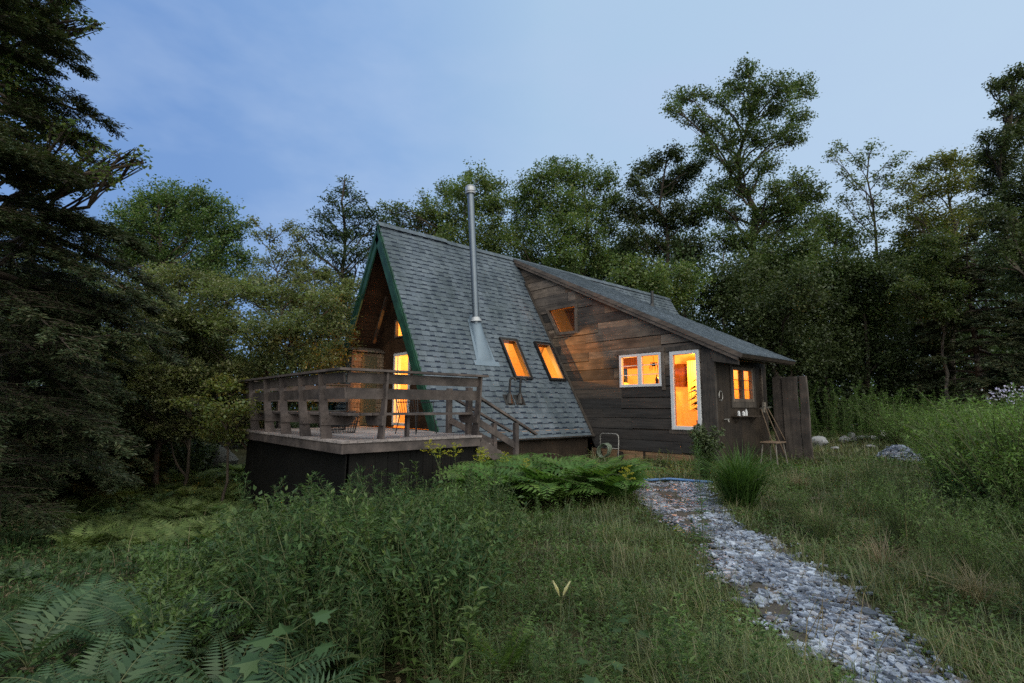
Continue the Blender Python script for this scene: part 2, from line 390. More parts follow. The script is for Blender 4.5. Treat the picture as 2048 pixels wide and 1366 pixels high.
g3 = mixc(nt, cr.outputs[0], g2, (.50, .64, .88))
bk = N(nt, 'ShaderNodeMapRange', interpolation_type='SMOOTHSTEP'); nt.links.new(vdot(tuple((-_fw*.66+_rt*.25+_up*.70)/1.0)), bk.inputs[0]); bk.inputs[1].default_value = .22; bk.inputs[2].default_value = .9
g3 = mixc(nt, bk.outputs[0], g3, (2.05, 2.02, 1.80))  # added bright glow overhead and behind the viewer, lights the foliage
sk = N(nt, 'ShaderNodeVectorMath', operation='SCALE'); nt.links.new(g3, sk.inputs[0]); sk.inputs[3].default_value = 10.0
fin = mixc(nt, .9, sky.outputs[0], sk.outputs[0])
nt.links.new(fin, bg.inputs[0]); bg.inputs[1].default_value = .1
sd = bpy.data.lights.new('sun', 'SUN'); sd.energy = .6; sd.angle = R(50); sd.color = (1, .93, .86)
so = bpy.data.objects.new('sun', sd); COL.objects.link(so); so.location = (20, -10, 30); so.rotation_euler = sundir.to_track_quat('Z', 'Y').to_euler()
SC.view_settings.view_transform = 'Standard'; SC.view_settings.look = 'None'; SC.view_settings.exposure = 0; SC.view_settings.gamma = 1
cy = SC.cycles; cy.use_denoising = False; cy.max_bounces = 7; cy.diffuse_bounces = 3; cy.glossy_bounces = 3; cy.transparent_max_bounces = 10; cy.transmission_bounces = 4
cy.caustics_reflective = False; cy.caustics_refractive = False; cy.sample_clamp_indirect = 3

# ================================================================== CABIN
W, HA, ZF, YW = 3.5, 5.306, -.824, 5.4
SL = math.hypot(W, HA-ZF); cA, sA = W/SL, (HA-ZF)/SL
YEND, YS1 = 15.6, 8.5
cabin = empty('cabin', (0, 3, float(ground_z(0, 3))), 'A-frame cabin with grey shingle roof, dark plank side wing and glowing orange windows', 'cabin')

def shingles(mb, O, du, ds, n, region, holes, E=.15, seed=1, lift=.0):
    rg = random.Random(seed); O = Vector(O); du = Vector(du); ds = Vector(ds); n = Vector(n)
    us = [p[0] for p in region]; ss = [p[1] for p in region]
    u0, u1, s1 = min(us), max(us), max(ss); k = 0
    def put(cell, sa, hb, ht, dark):
        poly = cell
        for i in range(len(region)):
            p, q = region[i], region[(i+1) % len(region)]
            a, b = q[1]-p[1], -(q[0]-p[0]); c = a*p[0]+b*p[1]
            if area(region) < 0: a, b, c = -a, -b, -c
            poly = clip(poly, a, b, c)
            if len(poly) < 3: return
        polys = [poly]
        for h in holes: polys = subtract(polys, h)
        for q in polys:
            if len(q) < 3 or abs(area(q)) < 1e-5: continue
            if area(q) < 0: q = q[::-1]
            top = [O+du*u+ds*s+n*(lift+hb+(s-sa)/E*ht) for u, s in q]; bot = [O+du*u+ds*s+n*(lift-.004) for u, s in q]
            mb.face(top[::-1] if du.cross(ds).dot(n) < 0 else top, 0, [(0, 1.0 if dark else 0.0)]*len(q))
            for i in range(len(q)):
                j = (i+1) % len(q)
                mb.face([top[i], bot[i], bot[j], top[j]], 0, [(0, .0)]*4)
    while k*E < s1:
        sa = k*E; u = u0-rg.random()*.3; tooth = rg.random() < .5
        while u < u1:
            wd = rg.uniform(.12, .30) if tooth else rg.uniform(.11, .22)
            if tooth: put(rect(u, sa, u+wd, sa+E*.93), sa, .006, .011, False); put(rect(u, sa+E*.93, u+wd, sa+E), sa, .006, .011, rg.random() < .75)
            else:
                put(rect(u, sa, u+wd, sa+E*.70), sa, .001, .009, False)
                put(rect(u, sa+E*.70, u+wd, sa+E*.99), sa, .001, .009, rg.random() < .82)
            u += wd; tooth = not tooth
        k += 1

def slope_pt(y, s, h=0): return Vector((s*cA+h*sA, y, HA-s*sA+h*cA))
def z2s(z): return (HA-z)/sA
sky_rects = [rect(3.04, z2s(2.0), 3.70, z2s(.79)), rect(4.47, z2s(2.0), 5.15, z2s(.79))]
# right roof slope (front run and the run behind the wing), slab + shingles
mb = MB(); shingles(mb, (0, 0, HA), (0, 1, 0), (cA, 0, -sA), (sA, 0, cA), rect(-.02, .0, YW-.02, SL+.03), sky_rects, E=.166, seed=3, lift=.0)
roof_r = mb.build('roof_slope', MT['shingle'], cabin)
mb = MB()
for q in subtract([rect(0, .05, YW, SL)], sky_rects[0]):
    for q2 in subtract([q], sky_rects[1]):
        mb.prism([slope_pt(u, s, -.012) for u, s in q2], Vector((sA, 0, cA))*-.11)
mb.build('roof_deck', [MT['soffit']], roof_r)
mb = MB(); shingles(mb, (0, 0, HA), (0, 1, 0), (cA, 0, -sA), (sA, 0, cA), rect(YS1+.02, 0, YEND, 5.2), [], E=.17, seed=5)
mb.prism([slope_pt(YS1+.02, .05, -.012), slope_pt(YEND, .05, -.012), slope_pt(YEND, SL, -.012), slope_pt(YS1+.02, SL, -.012)], Vector((sA, 0, cA))*-.11)
mb.build('rear_roof_slope', MT['shingle'], cabin)
# left roof slope: slab, weather side shingled coarsely, inside boards
mb = MB()
mb.prism([(0, 0, HA), (0, YEND, HA), (-W, YEND, ZF), (-W, 0, ZF)], Vector((sA, 0, -cA))*.02)
lf = mb.build('left_roof_slope', MT['shingle'], cabin)
mb = MB()
nb = 26
for k in range(nb):     # ceiling boards of the overhang, and the pine lining inside
    s0, s1 = .15+k*(SL-.2)/nb, .15+(k+1)*(SL-.2)/nb-.006
    P = lambda y, s: (-s*cA+.035*sA, y, HA-s*sA-.035*cA)
    mb.prism([P(.03, s0), P(1.08, s0), P(1.08, s1), P(.03, s1)], (sA*.03, 0, -cA*.03), 0)
    mb.prism([P(1.2, s0), P(8.5, s0), P(8.5, s1), P(1.2, s1)], (sA*.03, 0, -cA*.03), 1)
    P = lambda y, s: (s*cA-.14*sA, y, HA-s*sA-.14*cA)
    mb.prism([P(.03, s0), P(1.08, s0), P(1.08, s1), P(.03, s1)], (-sA*.02, 0, -cA*.02), 0)
mb.build('ceiling_boards', [MT['soffit'], MT['interior']], lf)
# ridge cap with the step
mb = MB()
for y0, y1, up in ((-.03, 2.36, .05), (2.36, YEND, .012)):
    y = y0
    while y < y1:
        e = min(y+.2, y1)
        for sg in (1, -1):
            a = Vector((0, y, HA+up+.012)); b = Vector((sg*.17*cA+sg*.03, y, HA+up-.17*sA+.012))
            mb.prism([a, a+Vector((0, e-y+.03, -.01)), b+Vector((0, e-y+.03, -.01)), b], Vector((sg*sA, 0, cA))*.014)
        y = e
mb.build('ridge_cap', MT['shingle'], cabin)
# barge boards: two planks each side of the gable
for sg in (-1, 1):
    mb = MB(); 
    def G(s, h, y): return (sg*(s*cA+h*sA), y, HA-s*sA+h*cA)
    mb.prism([G(0, .012, -.03), G(SL+.02, .012, -.03), G(SL+.02, -.33, -.03), G(.19, -.33, -.03)], (0, .045, 0))
    mb.prism([G(.06, -.03, -.055), G(SL+.0, -.03, -.055), G(SL+.0, -.13, -.055), G(.12, -.13, -.055)], (0, .024, 0))
    mb.build('barge_board', MT['green'], cabin)
mb = MB(); mb.prism([slope_pt(0, SL+.0, .02), slope_pt(YW-.03, SL, .02), slope_pt(YW-.03, SL+.025, .02), slope_pt(0, SL+.025, .02)], Vector((sA, 0, cA))*-.12)
mb.build('eave_board', MT['dark_board'], cabin)
# right gable rake trim against the wing wall
mb = MB()
mb.prism([slope_pt(YW-.12, 1.2, .012), slope_pt(YW-.02, 1.2, .012), slope_pt(YW-.02, SL+.05, .012), slope_pt(YW-.12, SL+.05, .012)], Vector((sA, 0, cA))*.028)
mb.build('junction_board', MT['post_board'], cabin)
# footing wall under the right slope, dark
mb = MB(); mb.box((W-.35, .1, -2.6), (W-.25, YW, -.86)); mb.box((-W+.2, .1, -3.2), (-W+.3, 15, -.86)); mb.box((-W+.3, .12, -3.2), (W-.35, .2, -.64))
mb.build('foundation', MT['dark_board'], cabin)

# ---- porch: back wall at YB with glazed door and a window over it; closet on the left
YB = 1.1
def pb(px, py, y=YB): p = un(px, py, 1, y); return (p[0], p[2])
dTL, dBL = pb(789.6, 707.7), pb(787.5, 852)
dX0, dX1, dZ0, dZ1 = dTL[0], dTL[0]+.95, -.56, dTL[1]
uw = [(-.45, 1.98), (.62, 1.98), (.62, 2.9), (-.05, 2.9)]
uX = pb(791, 676)[0]; uw = rect(uX, pb(791, 677)[1], uX+.8, pb(791, 641)[1])
def gable_poly(off=0):
    k = W/(HA-ZF); a = HA-.09
    return [(-(a+.62)*k, -.62), ((a+.62)*k, -.62), (0, a)]
polys = subtract(subtract([gable_poly()], rect(dX0, dZ0-.2, dX1, dZ1)), uw)
mb = MB()
for q in polys:      # vertical dark boards, cut board by board
    x = -3.6
    while x < 3.6:
        c = clip(clip(q, -1, 0, -x), 1, 0, x+.17)
        if len(c) > 2 and abs(area(c)) > 1e-4: mb.prism([(a, YB, b) for a, b in c], (0, .025, 0))
        x += .174
    mb.prism([(a, YB+.03, b) for a, b in q], (0, .05, 0), 1)
pw = mb.build('porch_wall', [MT['soffit'], MT['interior']], cabin)
def glazed(name, x0, x1, z0, z1, y, fw=.07, mull=(), bars=(), parent=None, mat='white_frame', depth=.09, label=None, pane=True):
    """framed opening facing -Y"""
    mb = MB()
    mb.box((x0, y-.02, z0), (x0+fw, y+depth, z1)); mb.box((x1-fw, y-.02, z0), (x1, y+depth, z1))
    mb.box((x0+fw, y-.018, z0), (x1-fw, y+depth, z0+fw)); mb.box((x0+fw, y-.018, z1-fw), (x1-fw, y+depth, z1))
    for m, wd in mull: mb.box((m-wd/2, y-.016, z0+fw), (m+wd/2, y+depth, z1-fw))
    o = mb.build(name, MT[mat], parent, bevel=.006)
    if label: o['label'] = label
    if bars:
        mb = MB()
        for a, b in bars: mb.bar(a, b, .018, .018)
        mb.build('muntin', MT[mat], o)
    if pane:
        mb = MB(); mb.face([(x0+fw, y+.035, z0+fw), (x1-fw, y+.035, z0+fw), (x1-fw, y+.035, z1-fw), (x0+fw, y+.035, z1-fw)])
        mb.build('pane', MT['glass'], o)
    return o
pd = glazed('porch_door', dX0, dX1, dZ0, dZ1, YB-.02, .085, mull=[(dX0+.26, .05)], parent=cabin)
mb = MB(); mb.tube([(dX0+.04, YB-.05, .45), (dX0+.04, YB-.1, .45), (dX0+.14, YB-.1, .45)], .012, 6); mb.build('door_handle', MT['bright_metal'], pd)
glazed('upper_window', uw[0][0], uw[2][0], uw[0][1], uw[2][1], YB-.02, .05, parent=cabin, mat='fascia')
# closet: shingled front (blue grey), shingled and panelled return, small sloped top
CX = -1.48
mb = MB(); zt = 1.66; kx = lambda z: -((HA-z)*(W/(HA-ZF)))+.22
z = -.6
while z < zt:
    x = kx(z)+.03
    while x < CX-.06:
        x2 = min(x+random.uniform(.1, .24), CX-.06)
        mb.prism([(x, .045, z), (x2-.006, .045, z), (x2-.006, .075, z+.15), (x, .075, z+.15)], (0, .02, 0)); x = x2
    z += .14
mb.box((kx(-.6)+.1, .08, -.62), (CX-.03, .1, zt))
cl = mb.build('closet_front', MT['wall_shingle_blue'], cabin)
mb = MB(); mb.box((CX-.06, .02, -.6), (CX+.012, .09, zt)); mb.build('corner_trim', MT['grey_trim'], cl)
mb = MB(); z = -.58
while z < zt:
    for ya, yb in ((.09, .36), (.86, YB)):
        y = ya
        while y < yb-.01:
            y2 = min(y+random.uniform(.09, .2), yb)
            mb.prism([(CX+.02, y, z), (CX+.02, y2-.006, z), (CX-.01, y2-.006, z+.15), (CX-.01, y, z+.15)], (-.015, 0, 0)); y = y2
    z += .14
mb.box((CX-.06, .09, -.6), (CX-.03, YB, zt)); mb.build('closet_side', MT['wall_shingle_tan'], cabin)
mb = MB(); mb.box((CX-.02, .36, -.56), (CX+.022, .86, zt-.1)); mb.build('closet_door', MT['porch_panel'], cabin)
mb = MB(); mb.prism([(kx(1.7)+.02, .0, 1.86), (CX+.1, .0, 1.72), (CX+.1, YB-.005, 1.72), (kx(1.7)+.02, YB-.005, 1.86)], (0, 0, -.04)); mb.build('closet_roof', MT['grey_trim'], cabin)
b0, b1 = un(774, 594, 1, .55), un(747.5, 686, 1, .55)
mb = MB(); mb.bar(b0, b1, .05, .09, up=(0, 1, 0)); mb.build('brace', MT['dark_board'], cabin)

# ---- wing: shed roof, plank wall
RX, RZ, RX0 = 8.09, 1.28, 0.0
rl = math.hypot(RX, HA-RZ); rc, rs = RX/rl, (HA-RZ)/rl
def shed(x, y, h=0): return Vector((x+h*rs, y, HA-x*rs/rc+h*rc))
mb = MB(); shingles(mb, (0, 0, HA), (0, 1, 0), (rc, 0, -rs), (rs, 0, rc), rect(5.22, .02, YS1, rl+.04), [], E=.145, seed=8)
wr = mb.build('wing_roof', MT['shingle'], cabin)
mb = MB(); mb.prism([shed(.05, 5.27, -.012), shed(.05, YS1-.02, -.012), shed(RX, YS1-.02, -.012), shed(RX, 5.27, -.012)], Vector((rs, 0, rc))*-.13)
mb.build('roof_deck', MT['dark_board'], wr)
mb = MB()
mb.prism([shed(.12, 5.215, .0), shed(RX+.03, 5.215, .0), shed(RX+.03, 5.215, -.11), shed(.2, 5.215, -.11)], (0, .05, 0))
mb.prism([shed(.2, 5.24, -.112), shed(RX-.02, 5.24, -.112), shed(RX-.02, 5.24, -.20), shed(.3, 5.24, -.20)], (0, .05, 0))
mb.build('rake_board', MT['fascia'], wr)
mb = MB(); mb.prism([shed(RX+.005, 5.25, .0), shed(RX+.005, YS1, .0), shed(RX+.005, YS1, -.11), shed(RX+.005, 5.25, -.11)], (.03, 0, 0))
mb.build('eave_fascia', MT['dark_board'], wr)
mb = MB(); p0 = shed(7.33, 5.33, -.205); p1 = shed(RX-.03, 5.33, -.205)
mb.prism([p0, p1, p1+Vector((0, 0, -.10)), Vector((7.33, 5.33, p1.z+.02)) ], (0, .05, 0)); mb.build('eave_bracket', MT['post_board'], wr)
# plank siding of the wing (courses of wide boards, split round the openings)
def roof_z(x): return HA-x*rs/rc-.155
tri = [(2.14, 2.40), (2.84, 2.38), (2.84, 3.17), (1.70, 3.17)]
win = rect(4.50, .56, 5.86, 1.48); dor = rect(6.12, -.57, 6.95, 1.46)
wall2d = [(-.1, -1.42), (7.0, -1.42), (7.0, roof_z(7.0)), (.0, roof_z(0))]
wall2d = clip(wall2d, -(HA-ZF), -W, -(W*HA)+.25*W)      # right of the A-frame slope
mb = MB(); z = -1.18; rg = random.Random(4)
hts = [.30, .27, .31, .25, .30, .28, .27, .31, .26, .29, .28, .27, .30, .27, .3, .28, .3, .3]; ci = 0
while z < 4.9:
    h = hts[ci % len(hts)]; ci += 1; x = -.2-rg.random()*2
    while x < 7.05:
        wd = rg.uniform(1.6, 3.9); tl = rg.uniform(-.003, .003)
        c = clip(clip(wall2d, -1, 0, -x), 1, 0, x+wd-.006)
        if len(c) > 2: c = clip(c, -tl, -1, -(z+.014-tl*x))
        if len(c) > 2: c = clip(c, tl, 1, z+h+tl*x)
        pcs = [c] if len(c) > 2 else []
        for hole in (tri, win, dor): pcs = subtract(pcs, hole)
        dp = rg.uniform(0, .012)
        for q in pcs:
            if abs(area(q)) > 2e-4: mb.prism([(a, YW-dp, b) for a, b in q], (0, .03+dp, 0))
        x += wd
    z += h
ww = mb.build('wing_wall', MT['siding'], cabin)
pcs = [wall2d]
for hole in (tri, win, dor): pcs = subtract(pcs, hole)
mb = MB()
for q in pcs: mb.prism([(a, YW+.045, b) for a, b in q], (0, .06, 0)); mb.prism([(a, YW+.032, b) for a, b in q], (0, .01, 0), 1)
mb.build('lining', [MT['interior'], MT['dark_board']], ww)
mb = MB(); mb.box((3.4, YW+.02, -1.75), (5.17, YW+.05, -1.19)); mb.box((5.26, YW+.015, -1.8), (6.9, YW+.045, -1.2)); mb.build('base_board', wood('bare_base_plank', [(.20, .125, .075), (.27, .17, .1)], (1.5, 20, 22)), cabin)
mb = MB()
mb.box((7.0, YW-.03, -1.5), (7.17, YW+.04, roof_z(7.0)-.02)); mb.box((7.175, YW-.035, -1.5), (7.345, YW+.05, roof_z(7.17)-.03)); mb.build('corner_board', MT['post_board'], cabin)
# window / door trims and glazing
def trim(parts, name='trim', mat='grey_trim', parent=cabin):
    mb = MB()
    for a, b in parts: mb.box(a, b)
    return mb.build(name, MT[mat], parent, bevel=.004)
o = glazed('casement_window', 4.50, 5.86, .56, 1.48, YW-.03, .075, mull=[(5.18, .13)], parent=cabin,
           bars=[((4.58, YW+.01, 1.16), (5.11, YW+.01, 1.16)), ((4.85, YW+.01, .64), (4.85, YW+.01, 1.40)), ((4.58, YW+.01, .90), (5.11, YW+.01, .90)), ((5.25, YW+.01, 1.16), (5.78, YW+.01, 1.16)), ((5.52, YW+.01, .64), (5.52, YW+.01, 1.40)), ((5.25, YW+.01, .90), (5.78, YW+.01, .90))])
trim([((4.41, YW-.055, 1.485), (5.97, YW-.002, 1.60)), ((5.865, YW-.05, .46), (5.96, YW-.001, 1.484))], 'window_trim', parent=o)
o = glazed('glazed_door', 6.12, 6.95, -.57, 1.46, YW-.03, .095, parent=cabin)
mb = MB(); mb.tube([(6.86, YW-.05, .42), (6.86, YW-.09, .42), (6.78, YW-.09, .42)], .012, 6); mb.build('door_handle', MT['bright_metal'], o)
trim([((6.03, YW-.055, 1.465), (7.02, YW-.032, 1.58))], 'door_trim', 'post_board', parent=o); trim([((6.03, YW-.02, -.68), (6.99, YW-.002, -.575))], 'door_sill', 'post_board', parent=o)
mb = MB()
def trap(poly, wd, y0, d):
    n = len(poly); cx = sum(p[0] for p in poly)/n; cz = sum(p[1] for p in poly)/n
    outp = [(cx+(p[0]-cx)*1.22, cz+(p[1]-cz)*1.22) for p in poly]
    for k in range(n):
        a, b, c, e = poly[k], poly[(k+1) % n], outp[(k+1) % n], outp[k]
        dd = .003*k
        mb.prism([(a[0], y0-dd, a[1]), (b[0], y0-dd, b[1]), (c[0], y0-dd, c[1]), (e[0], y0-dd, e[1])], (0, d+dd, 0))
trap(tri, .09, YW-.05, .10)
o = mb.build('slanted_window', MT['grey_trim'], cabin)
mb = MB(); mb.face([(a, YW+.02, b) for a, b in tri]); mb.build('pane', MT['glass'], o)
mb = MB(); mb.prism([(a+(.5 if a > 2.5 else -1.2), YW+.75, b+(.5 if b > 2.8 else -.4)) for a, b in tri], (0, .02, 0)); mb.build('dimming_panel', princ('dimming_panel_dark', (.016, .011, .009), .8), cabin)  # added dark panel, dims the lit room seen through the slanted window
# side wall of the wing (under the eave), vertical boards
SX = 7.31
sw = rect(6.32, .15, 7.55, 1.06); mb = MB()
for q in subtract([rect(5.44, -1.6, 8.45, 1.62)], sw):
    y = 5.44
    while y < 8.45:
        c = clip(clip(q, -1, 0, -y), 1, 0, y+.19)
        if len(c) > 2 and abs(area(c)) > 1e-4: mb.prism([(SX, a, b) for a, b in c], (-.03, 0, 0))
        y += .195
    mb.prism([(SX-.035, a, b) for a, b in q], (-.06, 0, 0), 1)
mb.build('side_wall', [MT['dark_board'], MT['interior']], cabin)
mb = MB(); x = SX
for (y0, y1, z0, z1) in ((6.32, 6.40, .15, 1.06), (7.47, 7.55, .15, 1.06), (6.40, 7.47, .15, .23), (6.40, 7.47, .98, 1.06), (6.885, 6.985, .23, .98)):
    mb.box((x-.07, y0, z0), (x+.025, y1, z1))
o = mb.build('side_window', MT['grey_trim'], cabin)
mb = MB()
for yy in (6.64, 7.23): mb.bar((x-.01, yy, .23), (x-.01, yy, .98), .018, .018)
for zz in (.47, .72): mb.bar((x-.01, 6.4, zz), (x-.01, 6.885, zz), .018, .018); mb.bar((x-.01, 6.985, zz), (x-.01, 7.47, zz), .018, .018)
mb.build('muntin', MT['grey_trim'], o)
mb = MB(); mb.face([(x-.03, 6.4, .23), (x-.03, 7.47, .23), (x-.03, 7.47, .98), (x-.03, 6.4, .98)]); mb.build('pane', MT['glass'], o)
mb = MB(); mb.box((x+.002, 6.22, -.0), (x+.03, 6.315, 1.12)); mb.box((x+.002, 7.555, 0), (x+.03, 7.65, 1.12)); mb.box((x+.003, 6.315, .0), (x+.035, 7.555, .145)); mb.build('window_trim', MT['post_board'], o)
mb = MB(); mb.tube([(x+.3, 5.7, 1.17), (x+.33, 7.2, 1.21), (x+.3, 8.4, 1.17)], .022, 6); mb.build('eave_pole', MT['tool_wood'], cabin)
mb = MB(); mb.box((x+.002, 8.06, -.05), (x+.04, 8.11, 1.1)); mb.build('downpipe', MT['grey_trim'], cabin)
mb = MB(); mb.box((x+.002, 6.2, -.24), (x+.2, 7.5, -.21)); mb.bar((x+.01, 6.4, -.4), (x+.16, 6.4, -.25), .03, .03); mb.bar((x+.01, 7.3, -.4), (x+.16, 7.3, -.25), .03, .03); mb.build('wall_shelf', MT['dark_board'], cabin)
mb = MB(); mb.tube([(x+.04, 5.62+.09*math.cos(t), .28+.13*math.sin(t)) for t in [i*math.pi/10 for i in range(-2, 12)]], .012, 6); mb.tube([(x, 5.62, .18), (x+.06, 5.62, .18)], .02, 6); mb.build('wall_hook', MT['pale_metal'], cabin)
mb = MB(); mb.tube([(x, 5.82, -.30), (x+.1, 5.82, -.30)], .016, 6); mb.tube([(x+.05, 5.72, -.29), (x+.05, 6.0, -.29)], .014, 6); mb.tube([(x+.1, 5.82, -.3), (x+.12, 5.82, -.36)], .014, 6); mb.build('garden_tap', MT['pale_metal'], cabin)
# rear walls closing the shell
mb = MB(); mb.prism([(a, YS1-.1, b) for a, b in clip([(2.6, -1.6), (7.28, -1.6), (7.28, 1.6), (2.6, 3.8)], 0, -1, 1.6)], (0, .08, 0)); mb.build('rear_wall', [MT['interior']], cabin)
k = (W-.1)/(HA-.2-ZF)
mb = MB(); mb.prism([(-(HA-.2+.8)*k, YEND-.3, -.8), ((HA-.2+.8)*k, YEND-.3, -.8), (0, YEND-.3, HA-.2)], (0, .08, 0)); mb.build('gable_wall', MT['dark_board'], cabin)
# inside: floor, partition, ceiling, a dark red cupboard, curtains
mb = MB(); mb.box((-3.2, YB+.08, -.72), (3.4, 8.4, -.63)); mb.box((3.4, YW+.1, -.72), (7.2, 8.4, -.63)); mb.build('interior_floor', MT['interior_floor'], cabin)
mb = MB(); mb.prism([(-3.2, 8.36, -.63), (3.2, 8.36, -.63), (0, 8.36, 5.0)], (0, .04, 0)); mb.build('light_stop_partition', MT['interior'], cabin)  # partition added to keep the lamp light in the front rooms
mb = MB(); mb.prism([shed(.4, YW+.1, -.16), shed(.4, 8.38, -.16), shed(7.2, 8.38, -.16), shed(7.2, YW+.1, -.16)], Vector((rs, 0, rc))*-.02); mb.build('interior_ceiling', MT['plaster'], cabin)
a = un(1352, 729, 1, 8.3); b = un(1371, 773, 1, 8.3)
mb = MB(); mb.box((a[0], 8.2, b[2]), (b[0]+.05, 8.39, a[2]))
for t in (.25, .5, .75): mb.box((a[0], 8.18, b[2]+(a[2]-b[2])*t-.01), (b[0]+.05, 8.199, b[2]+(a[2]-b[2])*t+.01))
mb.build('interior_cupboard', MT['dark_red'], cabin)
a = un(1250, 716, 1, 8.3); b = un(1276, 736, 1, 8.3); mb = MB(); mb.box((a[0], 8.22, b[2]), (b[0], 8.355, a[2])); mb.build('wall_cabinet', MT['dark_red'], cabin)
def curtain(y0, y1, z0, z1, X, parent=cabin):
    mb = MB(); n = 22; c = [(X+.025*math.sin(k*1.7), y0+(y1-y0)*k/n) for k in range(n+1)]
    for k in range(n): mb.face([(c[k][0], c[k][1], z0), (c[k+1][0], c[k+1][1], z0), (c[k+1][0], c[k+1][1], z1), (c[k][0], c[k][1], z1)])
    return mb.build('curtain', MT['curtain'], parent)
curtain(6.32, 6.62, .05, 1.1, SX-.14); curtain(7.0, 7.2, .05, 1.1, SX-.14)
a = un(1374, 722, 1, 7.9); b = un(1393, 800, 1, 7.9)
mb = MB(); n = 16
for k in range(n):
    xa, xb = a[0]+(b[0]+.1-a[0])*k/n, a[0]+(b[0]+.1-a[0])*(k+1)/n
    mb.face([(xa, 7.9+.03*math.sin(k*1.9), b[2]-.3), (xb, 7.9+.03*math.sin((k+1)*1.9), b[2]-.3), (xb, 7.9+.03*math.sin((k+1)*1.9), a[2]), (xa, 7.9+.03*math.sin(k*1.9), a[2])])
mb.build('curtain', MT['curtain'], cabin)
mb = MB(); mb.box((CX-.5, YB+.1, 1.72), (2.0, 2.2, 1.8)); mb.build('loft_floor', MT['interior'], cabin)
# skylights
for i, q in enumerate(sky_rects):
    (ya, sa), (yb, sb) = q[0], q[2]
    mb = MB(); f = .042
    def SB(y0, y1, s0, s1, h0, h1): mb.prism([slope_pt(y0, s0, h0), slope_pt(y1, s0, h0), slope_pt(y1, s1, h0), slope_pt(y0, s1, h0)], Vector((sA, 0, cA))*(h1-h0))
    SB(ya-.02, ya+f, sa-.02, sb+.02, -.12, .09); SB(yb-f, yb+.02, sa-.02, sb+.02, -.12, .09)
    SB(ya+f, yb-f, sa-.02, sa+f, -.118, .088); SB(ya+f, yb-f, sb-f, sb+.02, -.118, .088)
    o = mb.build('skylight', MT['black_frame'], cabin)
    mb = MB(); g = f
    for (y0, y1, s0, s1) in ((ya+g, ya+g+.03, sa+g, sb-g), (yb-g-.03, yb-g, sa+g, sb-g), (ya+g+.03, yb-g-.03, sa+g, sa+g+.03), (ya+g+.03, yb-g-.03, sb-g-.03, sb-g)): SB(y0, y1, s0, s1, .04, .07)
    mb.build('sash', MT['fascia'], o)
    mb = MB(); mb.face([slope_pt(ya+f, sa+f, .06), slope_pt(ya+f, sb-f, .06), slope_pt(yb-f, sb-f, .06), slope_pt(yb-f, sa+f, .06)]); mb.build('pane', MT['glass'], o)
# chimney
cb = un(952, 640, 0, 1.8); ct = un(941, 388, 0, 1.8); ct2 = un(940.5, 373, 0, 1.8)
cb, ct, ct2 = Vector(cb), Vector(ct), Vector(ct2); ax = (ct-cb).normalized()
mb = MB(); rr = .098; L = (ct-cb).length
mb.tube([cb-ax*.7, ct], rr, 20)
for t in (.13, .5): mb.tube([cb+ax*(L*t-.012), cb+ax*(L*t+.012)], rr+.006, 20)
fl = mb.build('chimney_pipe', MT['flue'], cabin, smooth=False)
mb = MB(); mb.tube([ct, ct+ax*.05], [rr+.05, rr+.06], 20); mb.tube([ct+ax*.07, ct+ax*.20], [rr+.055, rr+.055], 20); mb.tube([ct+ax*.215, ct+ax*.245], [rr+.05, rr+.02], 20); mb.build('chimney_cap', MT['bright_metal'], fl)
mb = MB(); mb.tube([cb-ax*.04, cb+ax*.085], [.175, rr+.008], 20); mb.build('storm_collar', MT['bright_metal'], fl)
# long flashing boot lying on the slope
mb = MB(); sc_ = z2s(cb.z)-.12; s_end = z2s(1.17); rows = []
for k in range(15):
    t = k/14; s = sc_+(s_end-sc_-.12)*t; wd = .145+.12*t; hh = .23*(1-t)**.75+.004
    yc = cb.y+.06+(2.22-cb.y-.06)*t
    rows.append([slope_pt(yc+wd*math.cos(a), s+.05*math.sin(a)*t, .016+hh*math.sin(a)) for a in [math.pi*j/12 for j in range(13)]])
for k in range(14):
    for j in range(12): mb.face([rows[k][j], rows[k][j+1], rows[k+1][j+1], rows[k+1][j]])
mb.face(rows[0]); mb.face(rows[-1][::-1])
o = mb.build('chimney_flashing', MT['flash'], cabin)
mb = MB(); yc = 2.2
mb.prism([slope_pt(cb.y-.16, sc_+.1, .018), slope_pt(cb.y+.24, sc_+.1, .018), slope_pt(yc+.34, s_end-.1, .018), slope_pt(yc+.45, s_end-.1, .018), slope_pt(yc+.45, s_end+.06, .018), slope_pt(yc-.44, s_end+.06, .018), slope_pt(yc-.44, s_end-.1, .018), slope_pt(yc-.34, s_end-.1, .018)], Vector((sA, 0, cA))*.006); mb.build('base_sheet', MT['flash'], o)
# two black gooseneck vents
for px in (1015, 1036):
    q = un(px+1, 800, 0, 2.9); s = z2s(.22); yv = q[1]
    base = slope_pt(yv, s, .02)
    mb = MB(); top = base+Vector((.06, 0, .48))
    mb.tube([base+Vector((.03, 0, .0)), top]+[top+Vector((.055*(1-math.cos(a)), -.0+.05*(1-math.cos(a)), .07*math.sin(a))) for a in [math.pi*k/6 for k in range(1, 7)]], .032, 10)
    mb.tube([base+Vector((.01, 0, -.12)), base+Vector((.04, 0, .14))], [.125, .05], 10)
    mb.prism([slope_pt(yv-.17, s-.12, .018), slope_pt(yv+.17, s-.12, .018), slope_pt(yv+.17, s+.2, .018), slope_pt(yv-.17, s+.2, .018)], Vector((sA, 0, cA))*.006)
    mb.build('roof_vent', MT['black'], cabin)
vb = shed(3.95, 8.0, 0); mb = MB(); mb.tube([vb-Vector((0, 0, .1)), vb+Vector((0, 0, .52))], .05, 10); mb.tube([vb+Vector((-.03, 0, 0)), vb+Vector((0, 0, .1))], [.11, .055], 10); mb.build('vent_pipe', MT['black'], cabin)

